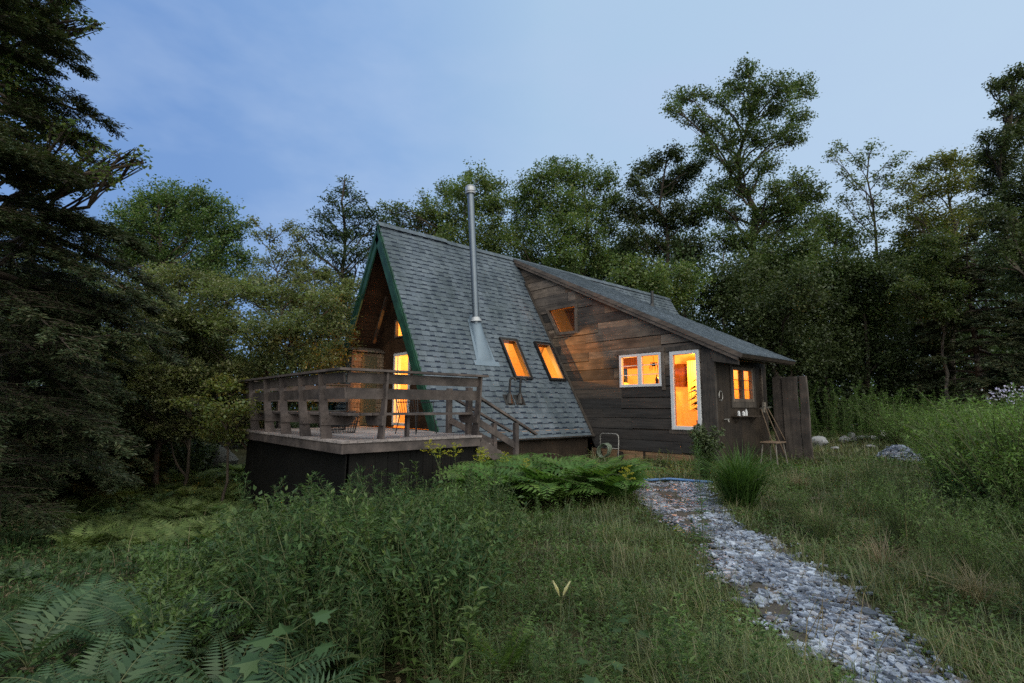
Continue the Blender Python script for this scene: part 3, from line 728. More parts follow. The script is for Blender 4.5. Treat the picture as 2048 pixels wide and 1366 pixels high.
# warm lamps burning indoors
def lamp(loc, watt, rad=.07, col=(1, .34, .045)):
    l = bpy.data.lights.new('lamp', 'POINT'); l.energy = watt; l.color = col; l.shadow_soft_size = rad
    o = bpy.data.objects.new('lamp', l); COL.objects.link(o); o.location = loc
lamp((5.7, 7.4, 1.25), 230); lamp((3.9, 6.6, .6), 130); lamp((.2, 3.6, 1.3), 950, .07, (1, .44, .09)); lamp((.5, 1.75, .8), 210); lamp((-.3, 2.2, 2.9), 110)

# ================================================================== DECK
DX0, DX1, DY0, DY1, DZ = -.71, 5.23, -3.17, -.28, -.564
deck = empty('deck', (2.3, -1.7, float(ground_z(2.3, -1.7))), 'raised wooden deck with slanted railing posts, built-in benches and stairs', 'deck')
mb = MB(); y = DY0-.02
while y < DY1+.35:
    y2 = min(y+.14, DY1+.35)
    if y2-y > .03:
        x0, x1 = DX0-.03, (DX1+.03 if y < DY1+.0 else 3.25)
        x = x0
        while x < x1-.02:
            e = min(x1, x+random.uniform(2.2, 4)); mb.box((x, y, DZ-.04), (e-.004, y2-.006, DZ)); x = e
    y += .14
mb.build('deck_floor', MT['deck_floor'], deck)
mb = MB(); mb.box((DX0, DY0, -.775), (DX1-.003, DY0+.04, DZ-.042)); mb.box((DX1-.04, DY0+.042, -.773), (DX1, DY1, DZ-.043)); mb.box((DX0, DY0+.042, -.774), (DX0+.04, DY1, DZ-.043))
mb.box((DX0, DY1-.1, -.77), (DX1-.042, DY1-.06, DZ-.044)); mb.build('fascia', MT['deck'], deck)
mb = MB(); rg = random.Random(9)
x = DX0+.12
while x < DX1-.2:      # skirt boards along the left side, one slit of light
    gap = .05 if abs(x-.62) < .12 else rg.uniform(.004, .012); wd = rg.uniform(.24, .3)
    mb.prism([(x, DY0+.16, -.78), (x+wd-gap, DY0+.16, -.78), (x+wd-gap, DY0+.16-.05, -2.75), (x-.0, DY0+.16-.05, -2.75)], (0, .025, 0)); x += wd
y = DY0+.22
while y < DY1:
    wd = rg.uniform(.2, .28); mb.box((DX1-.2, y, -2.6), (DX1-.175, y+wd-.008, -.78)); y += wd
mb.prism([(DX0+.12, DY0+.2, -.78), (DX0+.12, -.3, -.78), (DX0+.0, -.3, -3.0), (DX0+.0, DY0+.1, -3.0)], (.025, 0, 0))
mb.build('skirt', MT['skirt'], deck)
RT, OV = .64, .10     # rail top height and outward lean
def rail_post(o, outx, outy, bracket=True, low=True):
    """a plank post standing on the deck edge, leaning out; (outx,outy) is the outward unit vector, the plank is normal to the rail"""
    O = Vector((outx, outy, 0)); T = Vector((-outy, outx, 0)); o = Vector(o)
    P = lambda d, z: o+O*d-T*.02+Vector((0, 0, z))
    mb = MB()
    mb.prism([P(.0, DZ), P(OV*.5, -.05), P(OV, RT-.045), P(-.045+.03, RT-.045), P(-.10, -.05), P(-.21, DZ)], T*.04)
    ob = mb.build('railing_post', MT['deck'], deck)
    if bracket:
        mb = MB(); Q = lambda d, z: o+O*d+T*.021*sgn+Vector((0, 0, z))
        sgn = 1 if T.dot(Vector((1, 0, 0)) if abs(T.x) > .5 else Vector((0, -1, 0))) > 0 else -1
        mb.prism([Q(.045, -.155), Q(.03, -.325), Q(-.50, -.325), Q(-.60, -.22), Q(-.60, -.155)], T*.038*sgn)
        for d, z in ((-.06, -.20), (-.0, -.28)):
            c = Q(d, z)+T*.038*sgn; mb.tube([c, c+T*.012*sgn], .016, 8)
        mb.build('bench_bracket', MT['deck'], ob)
    return ob
posts_l = [4.36, 3.36, 2.29, 1.25, .15]
for x in posts_l: rail_post((x, DY0+.0, 0), 0, -1)
for y in (-2.42, -.33): rail_post((DX1, y, 0), 1, 0)
for y in (-2.3, -1.2, -.4): rail_post((DX0, y, 0), -1, 0)
# boards and caps
mb = MB()
def lean(z): return OV*((z-DZ)/(RT-DZ))*.9
def rail_run(a, b, outx, outy, z0, z1, th=.036):
    O = Vector((outx, outy, 0)); a = Vector(a); b = Vector(b)
    i0, i1 = -.135+lean(z0)*1.5, -.135+lean(z1)*1.5
    mb.prism([a+O*i0+Vector((0, 0, z0)), b+O*i0+Vector((0, 0, z0)), b+O*i1+Vector((0, 0, z1)), a+O*i1+Vector((0, 0, z1))], O*th)
for z0, z1 in ((.40, .575), (.13, .315)):
    rail_run((DX0, DY0, 0), (DX1-.0, DY0, 0), 0, -1, z0, z1); rail_run((DX1, DY0+.05, 0), (DX1, -.3, 0), 1, 0, z0-.001, z1-.001); rail_run((DX0, DY0+.05, 0), (DX0, -.35, 0), -1, 0, z0-.001, z1-.001)
mb.build('rail_board', MT['deck'], deck)
mb = MB()
mb.box((DX0-.14, DY0-.14, RT-.042), (DX1+.14, DY0+.03, RT)); mb.box((DX1-.03, DY0+.032, RT-.043), (DX1+.14, DY1+.1, RT-.001)); mb.box((DX0-.14, DY0+.032, RT-.043), (DX0+.03, DY1-.05, RT-.001))
mb.build('rail_cap', MT['deck'], deck)
mb = MB()
for k in range(2):
    d = .13+k*.225
    mb.box((DX0+.1, DY0+d, -.153), (DX1-.1-.0, DY0+d+.215, -.112)); mb.box((DX1-d-.215, DY0+.6, -.1525), (DX1-d, -.35, -.1115)); mb.box((DX0+d, DY0+.6, -.1525), (DX0+d+.215, -.4, -.1115))
mb.build('bench_seat', MT['deck'], deck)
mb = MB(); mb.box((DX1-.5, -1.72, DZ), (DX1-.41, -1.66, -.155)); mb.build('bench_leg', MT['deck'], deck)
# posts at the head of the stairs
mb = MB(); mb.box((4.04, -.30, DZ), (4.13, -.19, .40)); mb.build('stair_post', MT['deck'], deck)
mb = MB(); mb.box((4.80, -.34, -.6), (4.89, -.22, .40)); mb.build('stair_post', MT['deck'], deck)
# stairs going down beside the roof
for X, (yt, zt), (yb, zb), yp in ((5.16, (-.28, .20), (1.36, -.60), .75), (4.16, (-.25, .22), (1.50, -.58), .98)):
    mb = MB(); mb.bar((X, yt, zt), (X, yb, zb), .1, .045); mb.bar((X, yt, -.30), (X, yp, -.83), .04, .13); mb.build('stair_rail', MT['deck'], deck)
    mb = MB(); sl = (zb-zt)/(yb-yt); zz = zt+sl*(yp-yt)-.03; mb.box((X-.045, yp-.05, -1.75), (X+.045, yp+.05, zz)); mb.build('stair_post', MT['deck'], deck)
    mb = MB(); mb.bar((X, -.25, -.74), (X, 1.25, -1.56), .04, .24); mb.build('stringer', MT['deck'], deck)
for k in range(5):
    mb = MB(); y = -.22+k*.28; z = -.74-k*.165; mb.box((4.2, y, z-.04), (5.13, y+.29, z)); mb.build('tread', MT['deck_floor'], deck)

# ---- deck chair and wire tables
def chair(loc, rz, label):
    t = empty('metal_chair', loc, label, 'chair', None, rz)
    hs = .44; 
    def mk(name, f):
        mb = MB(); f(mb); o = bpy.data.objects.new(name, None); o = mb.build(name, MT['black']); o.parent = t; return o
    def seat(mb):
        for k in range(9): x = -.24+k*.06; mb.tube([(x, -.25, hs), (x, .25, hs-.015)], .008, 5)
        mb.tube([(-.26, -.27, hs), (.26, -.27, hs), (.26, .25, hs-.015), (-.26, .25, hs-.015), (-.26, -.27, hs)], .013, 6)
    mk('seat', seat)
    def back(mb):
        mb.tube([(-.27, .26, hs), (-.31, .36, .86), (.31, .36, .86), (.27, .26, hs)], .013, 6)
        mb.prism([(-.32, .35, .83), (.32, .35, .83), (.34, .38, .9), (-.34, .38, .9)], (0, .015, 0))
        for k in range(8): x = -.22+k*.063; mb.tube([(x, .26, hs), (x*1.12, .36, .86)], .007, 5)
    mk('backrest', back)
    for sx in (-1, 1):
        for sy in (-1, 1):
            mk('leg', lambda mb: mb.tube([(sx*.24, sy*.24, hs), (sx*.29, sy*.32, 0)], .012, 6))
        mk('armrest', lambda mb: mb.tube([(sx*.25, -.22, hs), (sx*.3, -.2, .66), (sx*.3, .3, .66)], .011, 6))
    return t
cp = un(850, 858, 2, DZ); chair((3.9, -.95, DZ), R(100), 'black metal spindle chair standing on the deck before the lit door')
def wire_table(loc, h, r, label):
    t = empty('wire_table', loc, label, 'table')
    mb = MB(); mb.tube([(r*math.cos(a), r*math.sin(a), h) for a in np.linspace(0, 2*math.pi, 25)], .012, 5)
    for k in range(-7, 8):
        x = r*k/7.5; y = math.sqrt(r*r-x*x); mb.tube([(x, -y, h), (x, y, h)], .006, 4)
    o = mb.build('table_top', MT['black']); o.parent = t
    mb = MB(); q = r*.8
    for k in range(26): a = 2*math.pi*k/26; mb.tube([(r*math.cos(a), r*math.sin(a), h), (q*math.cos(a), q*math.sin(a), 0)], .006, 4)
    for z in (.01, h*.5): rr = q+(r-q)*z/h; mb.tube([(rr*math.cos(a), rr*math.sin(a), z) for a in np.linspace(0, 2*math.pi, 25)], .008, 4)
    o = mb.build('wire_base', MT['black']); o.parent = t
wire_table((2.55, -2.0, DZ), .36, .36, 'low black wire table on the deck behind the railing')
wire_table((1.2, -1.6, DZ), .46, .33, 'taller black wire table farther back on the deck')
# ================================================================== GROUND, PATH
def grid_axis(lo, hi, fine0, fine1, nf, nc):
    a = np.linspace(fine0, fine1, nf); l = fine0-np.geomspace(.3, fine0-lo, nc)[::-1]; h = fine1+np.geomspace(.3, hi-fine1, nc); return np.concatenate([l, a, h])
gx = grid_axis(-420, 420, -16, 22, 150, 26); gy = grid_axis(-420, 420, -14, 26, 150, 26)
GX, GY = np.meshgrid(gx, gy, indexing='ij'); GZ = ground_z(GX, GY)
V = np.stack([GX, GY, GZ], -1).reshape(-1, 3); nx, ny = len(gx), len(gy)
I = (np.arange(nx-1)[:, None]*ny+np.arange(ny-1)[None, :]).ravel(); F = np.stack([I, I+ny, I+ny+1, I+1], 1)
go = link_mesh('ground', qmesh('ground', V, F, MT['ground'])); tag(go, kind='structure')
PE = [(966, 1240, 1400), (985, 1268, 1412), (1000, 1285, 1424), (1030, 1318, 1452), (1060, 1372, 1470), (1080, 1420, 1545), (1100, 1434, 1574), (1130, 1438, 1612), (1160, 1446, 1668), (1200, 1490, 1728), (1240, 1528, 1765), (1275, 1580, 1785), (1309, 1630, 1822), (1343, 1685, 1862), (1366, 1715, 1890), (1440, 1800, 2020), (1520, 1890, 2170)]
PL = [ung(a, y) for y, a, b in PE]; PR = [ung(b, y) for y, a, b in PE]
path_poly = [(p[0], p[1]) for p in PL]+[(p[0], p[1]) for p in PR[::-1]]
def in_poly(x, y, poly=path_poly):
    x = np.asarray(x); y = np.asarray(y); c = np.zeros(x.shape, bool); n = len(poly)
    for k in range(n):
        x1, y1 = poly[k]; x2, y2 = poly[(k+1) % n]
        m = ((y1 > y) != (y2 > y)) & (x < (x2-x1)*(y-y1)/((y2-y1) if y2 != y1 else 1e-9)+x1); c ^= m
    return c
mb = MB(); NS = 8
pts = []
for a, b in zip(PL, PR):
    row = []
    for k in range(NS+1):
        t = k/NS; p = a+(b-a)*t; p[2] = float(ground_z(p[0], p[1]))+.012; row.append(tuple(p))
    pts.append(row)
fine = []
for i in range(len(pts)-1):
    for j in range(4):
        t = j/4; r_ = []
        for k in range(NS+1):
            p = np.array(pts[i][k])*(1-t)+np.array(pts[i+1][k])*t; p[2] = float(ground_z(p[0], p[1]))+.012; r_.append(tuple(p))
        fine.append(r_)
fine.append(pts[-1])
for i in range(len(fine)-1):
    for k in range(NS): mb.face([fine[i][k], fine[i+1][k], fine[i+1][k+1], fine[i][k+1]])
tag(mb.build('path', MT['path_bed']), kind='structure')
# slate chips
def chips(cx, cy, size, name, label, seed, zoff=.012, pile=None):
    rg = np.random.default_rng(seed); n = len(cx); Vs = []; Fs = []; b = 0
    ang = rg.uniform(0, 6.28, n); tilt = rg.normal(0, .12, (n, 2)); th = rg.uniform(.004, .012, n)*size/.06; asp = rg.uniform(.32, .75, n)
    a = np.array([0, 1.3, 2.5, 3.6, 4.7, 5.5])
    m = 6; A = a[None, :]+rg.normal(0, .22, (n, m)); rad = size[:, None]*rg.uniform(.45, 1.3, (n, m))*.58
    lx, ly = np.cos(A)*rad, np.sin(A)*rad*asp[:, None]
    X = lx*np.cos(ang)[:, None]-ly*np.sin(ang)[:, None]; Y = lx*np.sin(ang)[:, None]+ly*np.cos(ang)[:, None]
    z0 = (ground_z(cx, cy) if pile is None else pile)+zoff+rg.uniform(0, .018, n)
    top = np.stack([cx[:, None]+X, cy[:, None]+Y, z0[:, None]+th[:, None]+X*tilt[:, :1]+Y*tilt[:, 1:]], -1); bot = top.copy(); bot[..., 2] -= th[:, None]+.004
    V = np.concatenate([top, bot], 1).reshape(-1, 3); o = (np.arange(n)*12)[:, None]
    q = [[0, 1, 2, 3], [0, 3, 4, 5]]+[[k, k+6, (k+1) % 6+6, (k+1) % 6] for k in range(6)]
    F = np.concatenate([o+np.array(f)[None, :] for f in q], 0)
    ob = link_mesh(name, qmesh(name, V, F, MT['slate'])); return ob
rg = np.random.default_rng(3)
n = 190000; xs = np.array([p[0] for p in path_poly]); ys = np.array([p[1] for p in path_poly])
cx = rg.uniform(xs.min()-.3, xs.max()+.3, n); cy_ = rg.uniform(ys.min()-.3, ys.max()+.3, n)
jx, jy = cx+rg.normal(0, .11, n), cy_+rg.normal(0, .11, n)
patch = .6*np.sin(cx*2.3+1)*np.sin(cy_*2.9+.5)+.5*np.sin(cx*5.1+cy_*4.3)+.5*np.sin(cx*11.3-cy_*8.7)+.3*np.sin(cx*19+cy_*17)
keep = in_poly(jx, jy) & (patch > -.36+.95*(rg.random(n)-.5))
cx, cy_ = cx[keep], cy_[keep]
dist = np.hypot(cx-CAM[0], cy_-CAM[1])
den = np.clip(1.0, .3, 1)*np.ones(len(cx)); k2 = rg.random(len(cx)) < .72; cx, cy_ = cx[k2], cy_[k2]
sz = rg.gamma(1.5, .015, len(cx))+.018; sz = np.clip(sz, .018, .13)
o = chips(cx, cy_, sz, 'slate_chips', None, 4); tag(o, 'blue grey slate chips covering the winding garden path', 'slate chips', kind='stuff')
# heap of slate out in the meadow on the right
hp = gpt(1788, 13.6); n = 900; a = rg.uniform(0, 6.28, n); rr = np.sqrt(rg.random(n))*.5; hx, hy = hp[0]+rr*np.cos(a), hp[1]+rr*np.sin(a)
o = chips(hx, hy, rg.uniform(.05, .16, n), 'slate_heap', None, 6, pile=ground_z(hx, hy)+.36*(1-(rr/.5)**1.6)); tag(o, 'low heap of blue grey slate pieces in the meadow right of the cabin', 'slate heap', kind='stuff')

# ---- upright slabs leaning by the wing corner: each plank is a thing
labs = ['weathered vertical slab plank nearest the cabin wall, in the shade', 'wide weathered vertical slab plank in the middle beyond the wing corner', 'weathered slab plank at the outer end, split from its neighbour by a dark gap']
for i, (xa, xb, yy, hz) in enumerate(((7.50, 7.76, 8.36, .86), (7.775, 8.17, 8.31, .84), (8.215, 8.42, 8.30, .85))):
    mb = MB(); g = float(ground_z(xa, yy)); n = 6; rg2 = random.Random(i)
    outl = [(xa+rg2.uniform(-.012, .012), g-.1+(hz-g+.1)*k/n) for k in range(n+1)]+[(xb+rg2.uniform(-.015, .015)+.03*(1-k/n), g-.1+(hz-g+.1)*k/n) for k in range(n, -1, -1)]
    mb.prism([(a, yy, b) for a, b in outl], (0, .07, 0))
    tag(mb.build('slab_plank', wood('slab_wood', [(.05, .043, .040), (.085, .073, .067)], (14, 14, 1.2)), bevel=.012), labs[i], 'plank', 'upright slab planks at the wing corner')
# long tools leaning and the stool
def handle(p, q, r, name, label, cat, head):
    t = empty(name, q, label, cat); P = Vector(p)-Vector(q)
    mb = MB(); mb.tube([P, Vector((0, 0, 0))], r, 7); o = mb.build('handle', MT['tool_wood']); o.parent = t
    mb = MB(); head(mb, P); o = mb.build('head', MT['deadwood'] if cat == 'broom' else MT['pale_metal']); o.parent = t
gz = lambda x, y: float(ground_z(x, y))
handle((7.42, 7.95, .05), (7.85, 8.15, gz(7.85, 8.15)), .016, 'broom', 'old broom leaning bristles up against the dark side wall', 'broom', lambda mb, P: mb.prism([P+Vector((-.03, -.07, -.18)), P+Vector((-.03, .07, -.18)), P+Vector((-.02, .06, .1)), P+Vector((-.02, -.06, .1))], (.05, 0, 0)))
handle((7.44, 8.12, .0), (7.95, 8.45, gz(7.95, 8.45)), .016, 'rake', 'wooden-handled rake leaning beside the broom at the wing wall', 'rake', lambda mb, P: [mb.bar(P+Vector((0, -.16, 0)), P+Vector((0, .16, 0)), .03, .03)]+[mb.bar(P+Vector((0, -.15+.05*k, 0)), P+Vector((.06, -.15+.05*k, .02)), .01, .01) for k in range(7)])
handle((7.44, 7.68, -.02), (7.72, 7.88, gz(7.72, 7.88)), .015, 'hoe', 'thin-handled hoe leaning left of the broom at the wing wall', 'hoe', lambda mb, P: mb.prism([P+Vector((0, -.08, -.02)), P+Vector((0, .08, -.02)), P+Vector((.1, .07, .05)), P+Vector((.1, -.07, .05))], (0, 0, .01)))
t = empty('stool', (8.2, 6.45, gz(8.2, 6.45)), 'wooden stool with thin pale legs standing in the grass by the side wall', 'stool'); H = .58
mb = MB(); mb.box((-.2, -.3, H-.035), (.2, .3, H)); o = mb.build('seat', MT['tool_wood'], bevel=.01); o.parent = t
for sx in (-1, 1):
    for sy in (-1, 1):
        mb = MB(); mb.tube([(sx*.15, sy*.22, H-.03), (sx*.2, sy*.3, 0)], .016, 6); o = mb.build('leg', MT['deadwood']); o.parent = t
mb = MB(); p = gpt(1570, 8.9); q = gpt(1500, 8.9); mb.bar(Vector(p)+Vector((.6, .5, .06)), Vector(q)+Vector((.3, .3, .06)), .14, .05)
tag(mb.build('loose_board', MT['grey_trim']), 'grey board lying in the dry grass before the stool', 'board')
# bottles on the wall shelf
for k, (yy, h, r, lb) in enumerate(((6.42, .13, .035, 'small white jar at the left end of the wall shelf'), (6.68, .12, .045, 'squat white tub in the middle of the wall shelf'), (6.84, .17, .035, 'taller white bottle on the wall shelf under the side window'))):
    mb = MB(); z = -.21; c = (SX+.1, yy); prof = [(r, 0), (r, h*.7), (r*.55, h*.85), (r*.5, h)]
    mb.tube([(c[0], c[1], z+b) for a, b in prof], [a for a, b in prof], 10); o = mb.build('bottle', MT['white_frame'], smooth=False); tag(o, lb, 'bottle')
# hose cart at the wall, coil hung on it, blue hose on the ground
hc = (4.3, 5.1); g = gz(*hc)
t = empty('hose_cart', (4.3, 5.1, g), 'hose cart with a bent pale tube handle standing against the plank wall', 'hose cart')
mb = MB(); zt = -.74-g; x0, x1 = -.33, .31
arc = [(x0, .0, 0), (x0, 0, zt-.1)]+[(x0+.1*(1-math.cos(a)), 0, zt-.1+.1*math.sin(a)) for a in np.linspace(.2, math.pi/2, 5)]+[(x1-.1*(1-math.sin(a)), 0, zt-.1+.1*math.cos(a)) for a in np.linspace(0, math.pi/2-.2, 5)]+[(x1, 0, zt-.1), (x1+.0, 0, .45), (x1+.12, -.2, 0)]
mb.tube(arc, .017, 8); mb.tube([(x0, 0, zt*.42), (x1, 0, zt*.42)], .014, 6); o = mb.build('frame', MT['pale_metal'], smooth=True); o.parent = t
for sx in (x0-.05, x1+.05):
    mb = MB(); mb.tube([(sx-.03, 0, .12), (sx+.03, 0, .12)], .12, 14); o = mb.build('wheel', MT['black']); o.parent = t
mb = MB(); pts = []
for k in range(150): a = k*2*math.pi/18; r_ = .19+.03*math.sin(k*.7); pts.append((4.2+r_*math.cos(a), 5.03+.012*math.sin(k*1.3)-.0012*k+.04, -1.2+r_*math.sin(a)))
mb.tube(pts, .011, 5); tag(mb.build('garden_hose', MT['coil'], smooth=True), 'pale green garden hose coiled on the hose cart', 'hose')
mb = MB(); pts = []
for px, py in ((1206, 961), (1235, 963), (1262, 965), (1300, 964), (1340, 964), (1380, 966), (1425, 969)):
    p = ung(px, py); pts.append((p[0], p[1], p[2]+.05+.012*math.sin(px*.1)))
mb.tube(pts, .026, 8); tag(mb.build('blue_hose', MT['hose'], smooth=True), 'blue hose lying across the far end of the slate path', 'hose')
# boulder at the wood edge, pale stones out on the right
def rock(name, loc, sc, mat, label, cat, seed, group=None, rz=0):
    import mathutils
    mb = MB(); n, m = 14, 9; rows = []
    for i in range(m+1):
        th = math.pi*i/m; row = []
        for j in range(n):
            ph = 2*math.pi*j/n; d = Vector((math.sin(th)*math.cos(ph), math.sin(th)*math.sin(ph), math.cos(th)))
            f = 1+.28*mathutils.noise.noise(d*1.3+Vector((seed*3.1, 0, 0)))+.12*mathutils.noise.noise(d*3.5+Vector((seed, 5, 0)))
            row.append((d.x*sc[0]*f, d.y*sc[1]*f, d.z*sc[2]*f))
        rows.append(row)
    for i in range(m):
        for j in range(n): mb.face([rows[i][j], rows[i+1][j], rows[i+1][(j+1) % n], rows[i][(j+1) % n]])
    o = mb.build(name, MT[mat], smooth=True); o.location = loc; o.rotation_euler = (0, 0, rz); return tag(o, label, cat, group)
p = gpt(432, 21); rock('boulder', (p[0], p[1], p[2]+.3), (1.0, .6, .55), 'rock', 'smooth grey boulder at the edge of the woods left of the deck', 'boulder', 2, rz=.85)
for i, (px, dep, s, lb) in enumerate(((1630, 19, (.3, .24, .17), 'white block-like stone in the grass beside the slab planks'), (1680, 20, (.2, .15, .13), 'pale stone right of the white block in the far grass'), (1694, 20.4, (.16, .15, .2), 'taller lilac grey stone stacked in the far grass'), (1728, 21, (.7, .3, .1), 'long flat pale stone along the far meadow edge'), (1660, 17, (.12, .1, .05), 'small flat white stone nearest the slab planks in the grass'), (1730, 17, (.13, .1, .05), 'small flat white stone farther right in the grass'))):
    p = gpt(px, dep); rock('stone', (p[0], p[1], p[2]+s[2]*.55+.08), s, 'stone', lb, 'stone', 11+i)
# plant in a pot indoors, bottle on the window ledge
t = empty('potted_plant', (6.72, 5.86, -.63), 'tall leafy houseplant in a pot just inside the glazed door', 'plant')
mb = MB(); mb.tube([(0, 0, 0), (0, 0, .3)], [.13, .17], 14); o = mb.build('pot', MT['terracotta']); o.parent = t
mb = MB(); rg2 = random.Random(3)
for k in range(46):
    a = rg2.uniform(0, 6.28); z = .3+1.0*rg2.random(); r_ = rg2.uniform(.26, .5)*(1.15-.5*(z-.3)); c, s_ = math.cos(a), math.sin(a)*.55; wv = .035
    P = [Vector((0, 0, z)), Vector((c*r_*.5, s_*r_*.5, z+.15)), Vector((c*r_, s_*r_, z+.06))]; sd_ = Vector((-s_, c, .5)).normalized()*wv
    mb.face([P[0], P[1]-sd_, P[1]+Vector((0, 0, .01)), P[1]+sd_]); mb.face([P[1]-sd_, P[2], P[1]+sd_, P[1]+Vector((0, 0, .01))])
mb.tube([(0, 0, .3), (.02, 0, 1.3)], .014, 5); o = mb.build('leaves', MT['house_plant']); o.parent = t
# armchair with a rounded back, hanging planter, picture: seen dimly through the casement
t = empty('armchair', (3.25, 7.3, -.63), 'cream round backed chair inside, seen through the left casement pane', 'chair')
mb = MB(); mb.prism([(.46*math.cos(a), 0, .5+.95*math.sin(a)) for a in np.linspace(0, math.pi, 15)], (0, .12, 0)); o = mb.build('backrest', MT['curtain'], bevel=.02); o.parent = t
mb = MB(); mb.box((-.42, -.6, .25), (.42, 0, .47)); o = mb.build('seat', MT['curtain'], bevel=.03); o.parent = t
for sx in (-1, 1):
    mb = MB(); mb.box((sx*.36-.03, -.55, 0), (sx*.36+.03, -.49, .25)); o = mb.build('leg', MT['tool_wood']); o.parent = t
t = empty('hanging_planter', (5.38, 5.75, 1.5), 'wire planter with trailing stems hanging inside the right casement pane', 'planter')
mb = MB(); mb.tube([(0, 0, .1), (0, 0, -.28)], .006, 5); mb.tube([(.07*math.cos(a), .07*math.sin(a), -.3) for a in np.linspace(0, 6.28, 12)], .008, 5); mb.tube([(0, 0, -.36), (0, 0, -.29)], [.05, .08], 10); o = mb.build('basket', MT['black']); o.parent = t
mb = MB()
for k in range(9):
    a = k*2.4; mb.tube([(0, 0, -.28), (.09*math.cos(a), .09*math.sin(a), -.25), (.12*math.cos(a), .12*math.sin(a), -.42-.03*(k % 4))], .007, 4)
o = mb.build('stems', MT['house_plant']); o.parent = t
mb = MB(); pr = [(.045, 0), (.05, .1), (.045, .14), (.015, .19), (.015, .24)]; mb.tube([(5.62, YW+.12, .64+b) for a, b in pr], [a for a, b in pr], 10); tag(mb.build('bottle', MT['bottle'], smooth=True), 'dark bottle silhouetted in the right pane of the casement window', 'bottle')
mb = MB(); mb.box((4.6, YW+.1, .60), (5.8, YW+.2, .635)); mb.build('window_ledge', MT['interior'], cabin)
# ================================================================== PLANTS
def vn(a): return a/np.maximum(np.linalg.norm(a, axis=-1, keepdims=True), 1e-9)
class Q:
    """array mesh of quads with material slots"""
    def __init__(s): s.V = []; s.F = []; s.M = []; s.n = 0
    def add(s, V, F, m=0):
        V = np.asarray(V, np.float32).reshape(-1, 3); F = np.asarray(F, np.int64)
        if not len(F): return
        s.V.append(V); s.F.append(F+s.n); s.M.append(np.full(len(F), m, np.int32)); s.n += len(V)
    def leaves(s, B, D, S, l, w, m=0, fold=.0, belly=.42):
        """pointed leaves: base B, direction D, side S (arrays), length l, width w"""
        B = np.asarray(B, float); n = len(B)
        if n == 0: return
        D = vn(np.asarray(D, float)); S = vn(np.asarray(S, float)); l = np.broadcast_to(np.asarray(l, float), (n,))[:, None]; w = np.broadcast_to(np.asarray(w, float), (n,))[:, None]
        up = np.cross(D, S)
        a = B+D*l*belly; i = np.arange(n)[:, None]
        if fold == 0:
            V = np.stack([B, a+S*w/2, B+D*l, a-S*w/2], 1); s.add(V, i*4+np.array([[0, 1, 2, 3]]), m)
        else:
            dn = up*(w*fold)
            V = np.stack([B, a+S*w/2+dn, B+D*l+up*0-np.array([0, 0, 1.])*l*.12, a-S*w/2+dn, a], 1)
            s.add(V, np.concatenate([i*5+np.array([[0, 1, 2, 4]]), i*5+np.array([[0, 4, 2, 3]])], 0), m)
    def tubes(s, P, r0, r1, k=3, m=0):
        """P: (n,steps,3) polylines"""
        P = np.asarray(P, float); n, st = P.shape[:2]
        if n == 0: return
        T = np.gradient(P, axis=1); T = vn(T); ref = np.array([.31, .17, .93]); ref2 = np.array([.9, .3, .1])
        A = np.cross(T, ref); bad = np.linalg.norm(A, axis=-1) < .2; A[bad] = np.cross(T[bad], ref2); A = vn(A); Bn = np.cross(T, A)
        r0 = np.broadcast_to(np.asarray(r0, float), (n,)); r1 = np.broadcast_to(np.asarray(r1, float), (n,))
        t = np.linspace(0, 1, st); rad = r0[:, None]*(1-t)+r1[:, None]*t
        ang = 2*np.pi*np.arange(k)/k
        V = P[:, :, None, :]+rad[:, :, None, None]*(A[:, :, None, :]*np.cos(ang)[None, None, :, None]+Bn[:, :, None, :]*np.sin(ang)[None, None, :, None])
        base = (np.arange(n)*st*k)[:, None, None]; ii = (np.arange(st-1)*k)[None, :, None]; j = np.arange(k)[None, None, :]
        a = base+ii+j; b = base+ii+(j+1) % k
        F = np.stack([a, b, b+k, a+k], -1).reshape(-1, 4); s.add(V, F, m)
    def arrays(s): return np.concatenate(s.V), np.concatenate(s.F), np.concatenate(s.M)
    def mesh(s, name, mats): V, F, Mi = s.arrays(); return qmesh(name, V, F, mats, Mi)
    def put(s, tpl, pos, rz, sc, tilt=None):
        """many copies of a template (V,F,M) baked into this mesh"""
        V, F, Mi = tpl; n = len(pos)
        if n == 0: return
        c, si = np.cos(rz), np.sin(rz); sc = np.broadcast_to(np.asarray(sc, float), (n,))
        x = V[None, :, 0]*c[:, None]-V[None, :, 1]*si[:, None]; y = V[None, :, 0]*si[:, None]+V[None, :, 1]*c[:, None]; z = np.broadcast_to(V[None, :, 2], x.shape).copy()
        if tilt is not None: x = x+z*tilt[:, :1]; y = y+z*tilt[:, 1:]
        W_ = np.stack([x, y, z], -1)*sc[:, None, None]+np.asarray(pos)[:, None, :]
        FF = (F[None]+(np.arange(n)*len(V))[:, None, None]).reshape(-1, 4)
        s.V.append(W_.reshape(-1, 3).astype(np.float32)); s.F.append(FF+s.n); s.M.append(np.tile(Mi, n)); s.n += n*len(V)

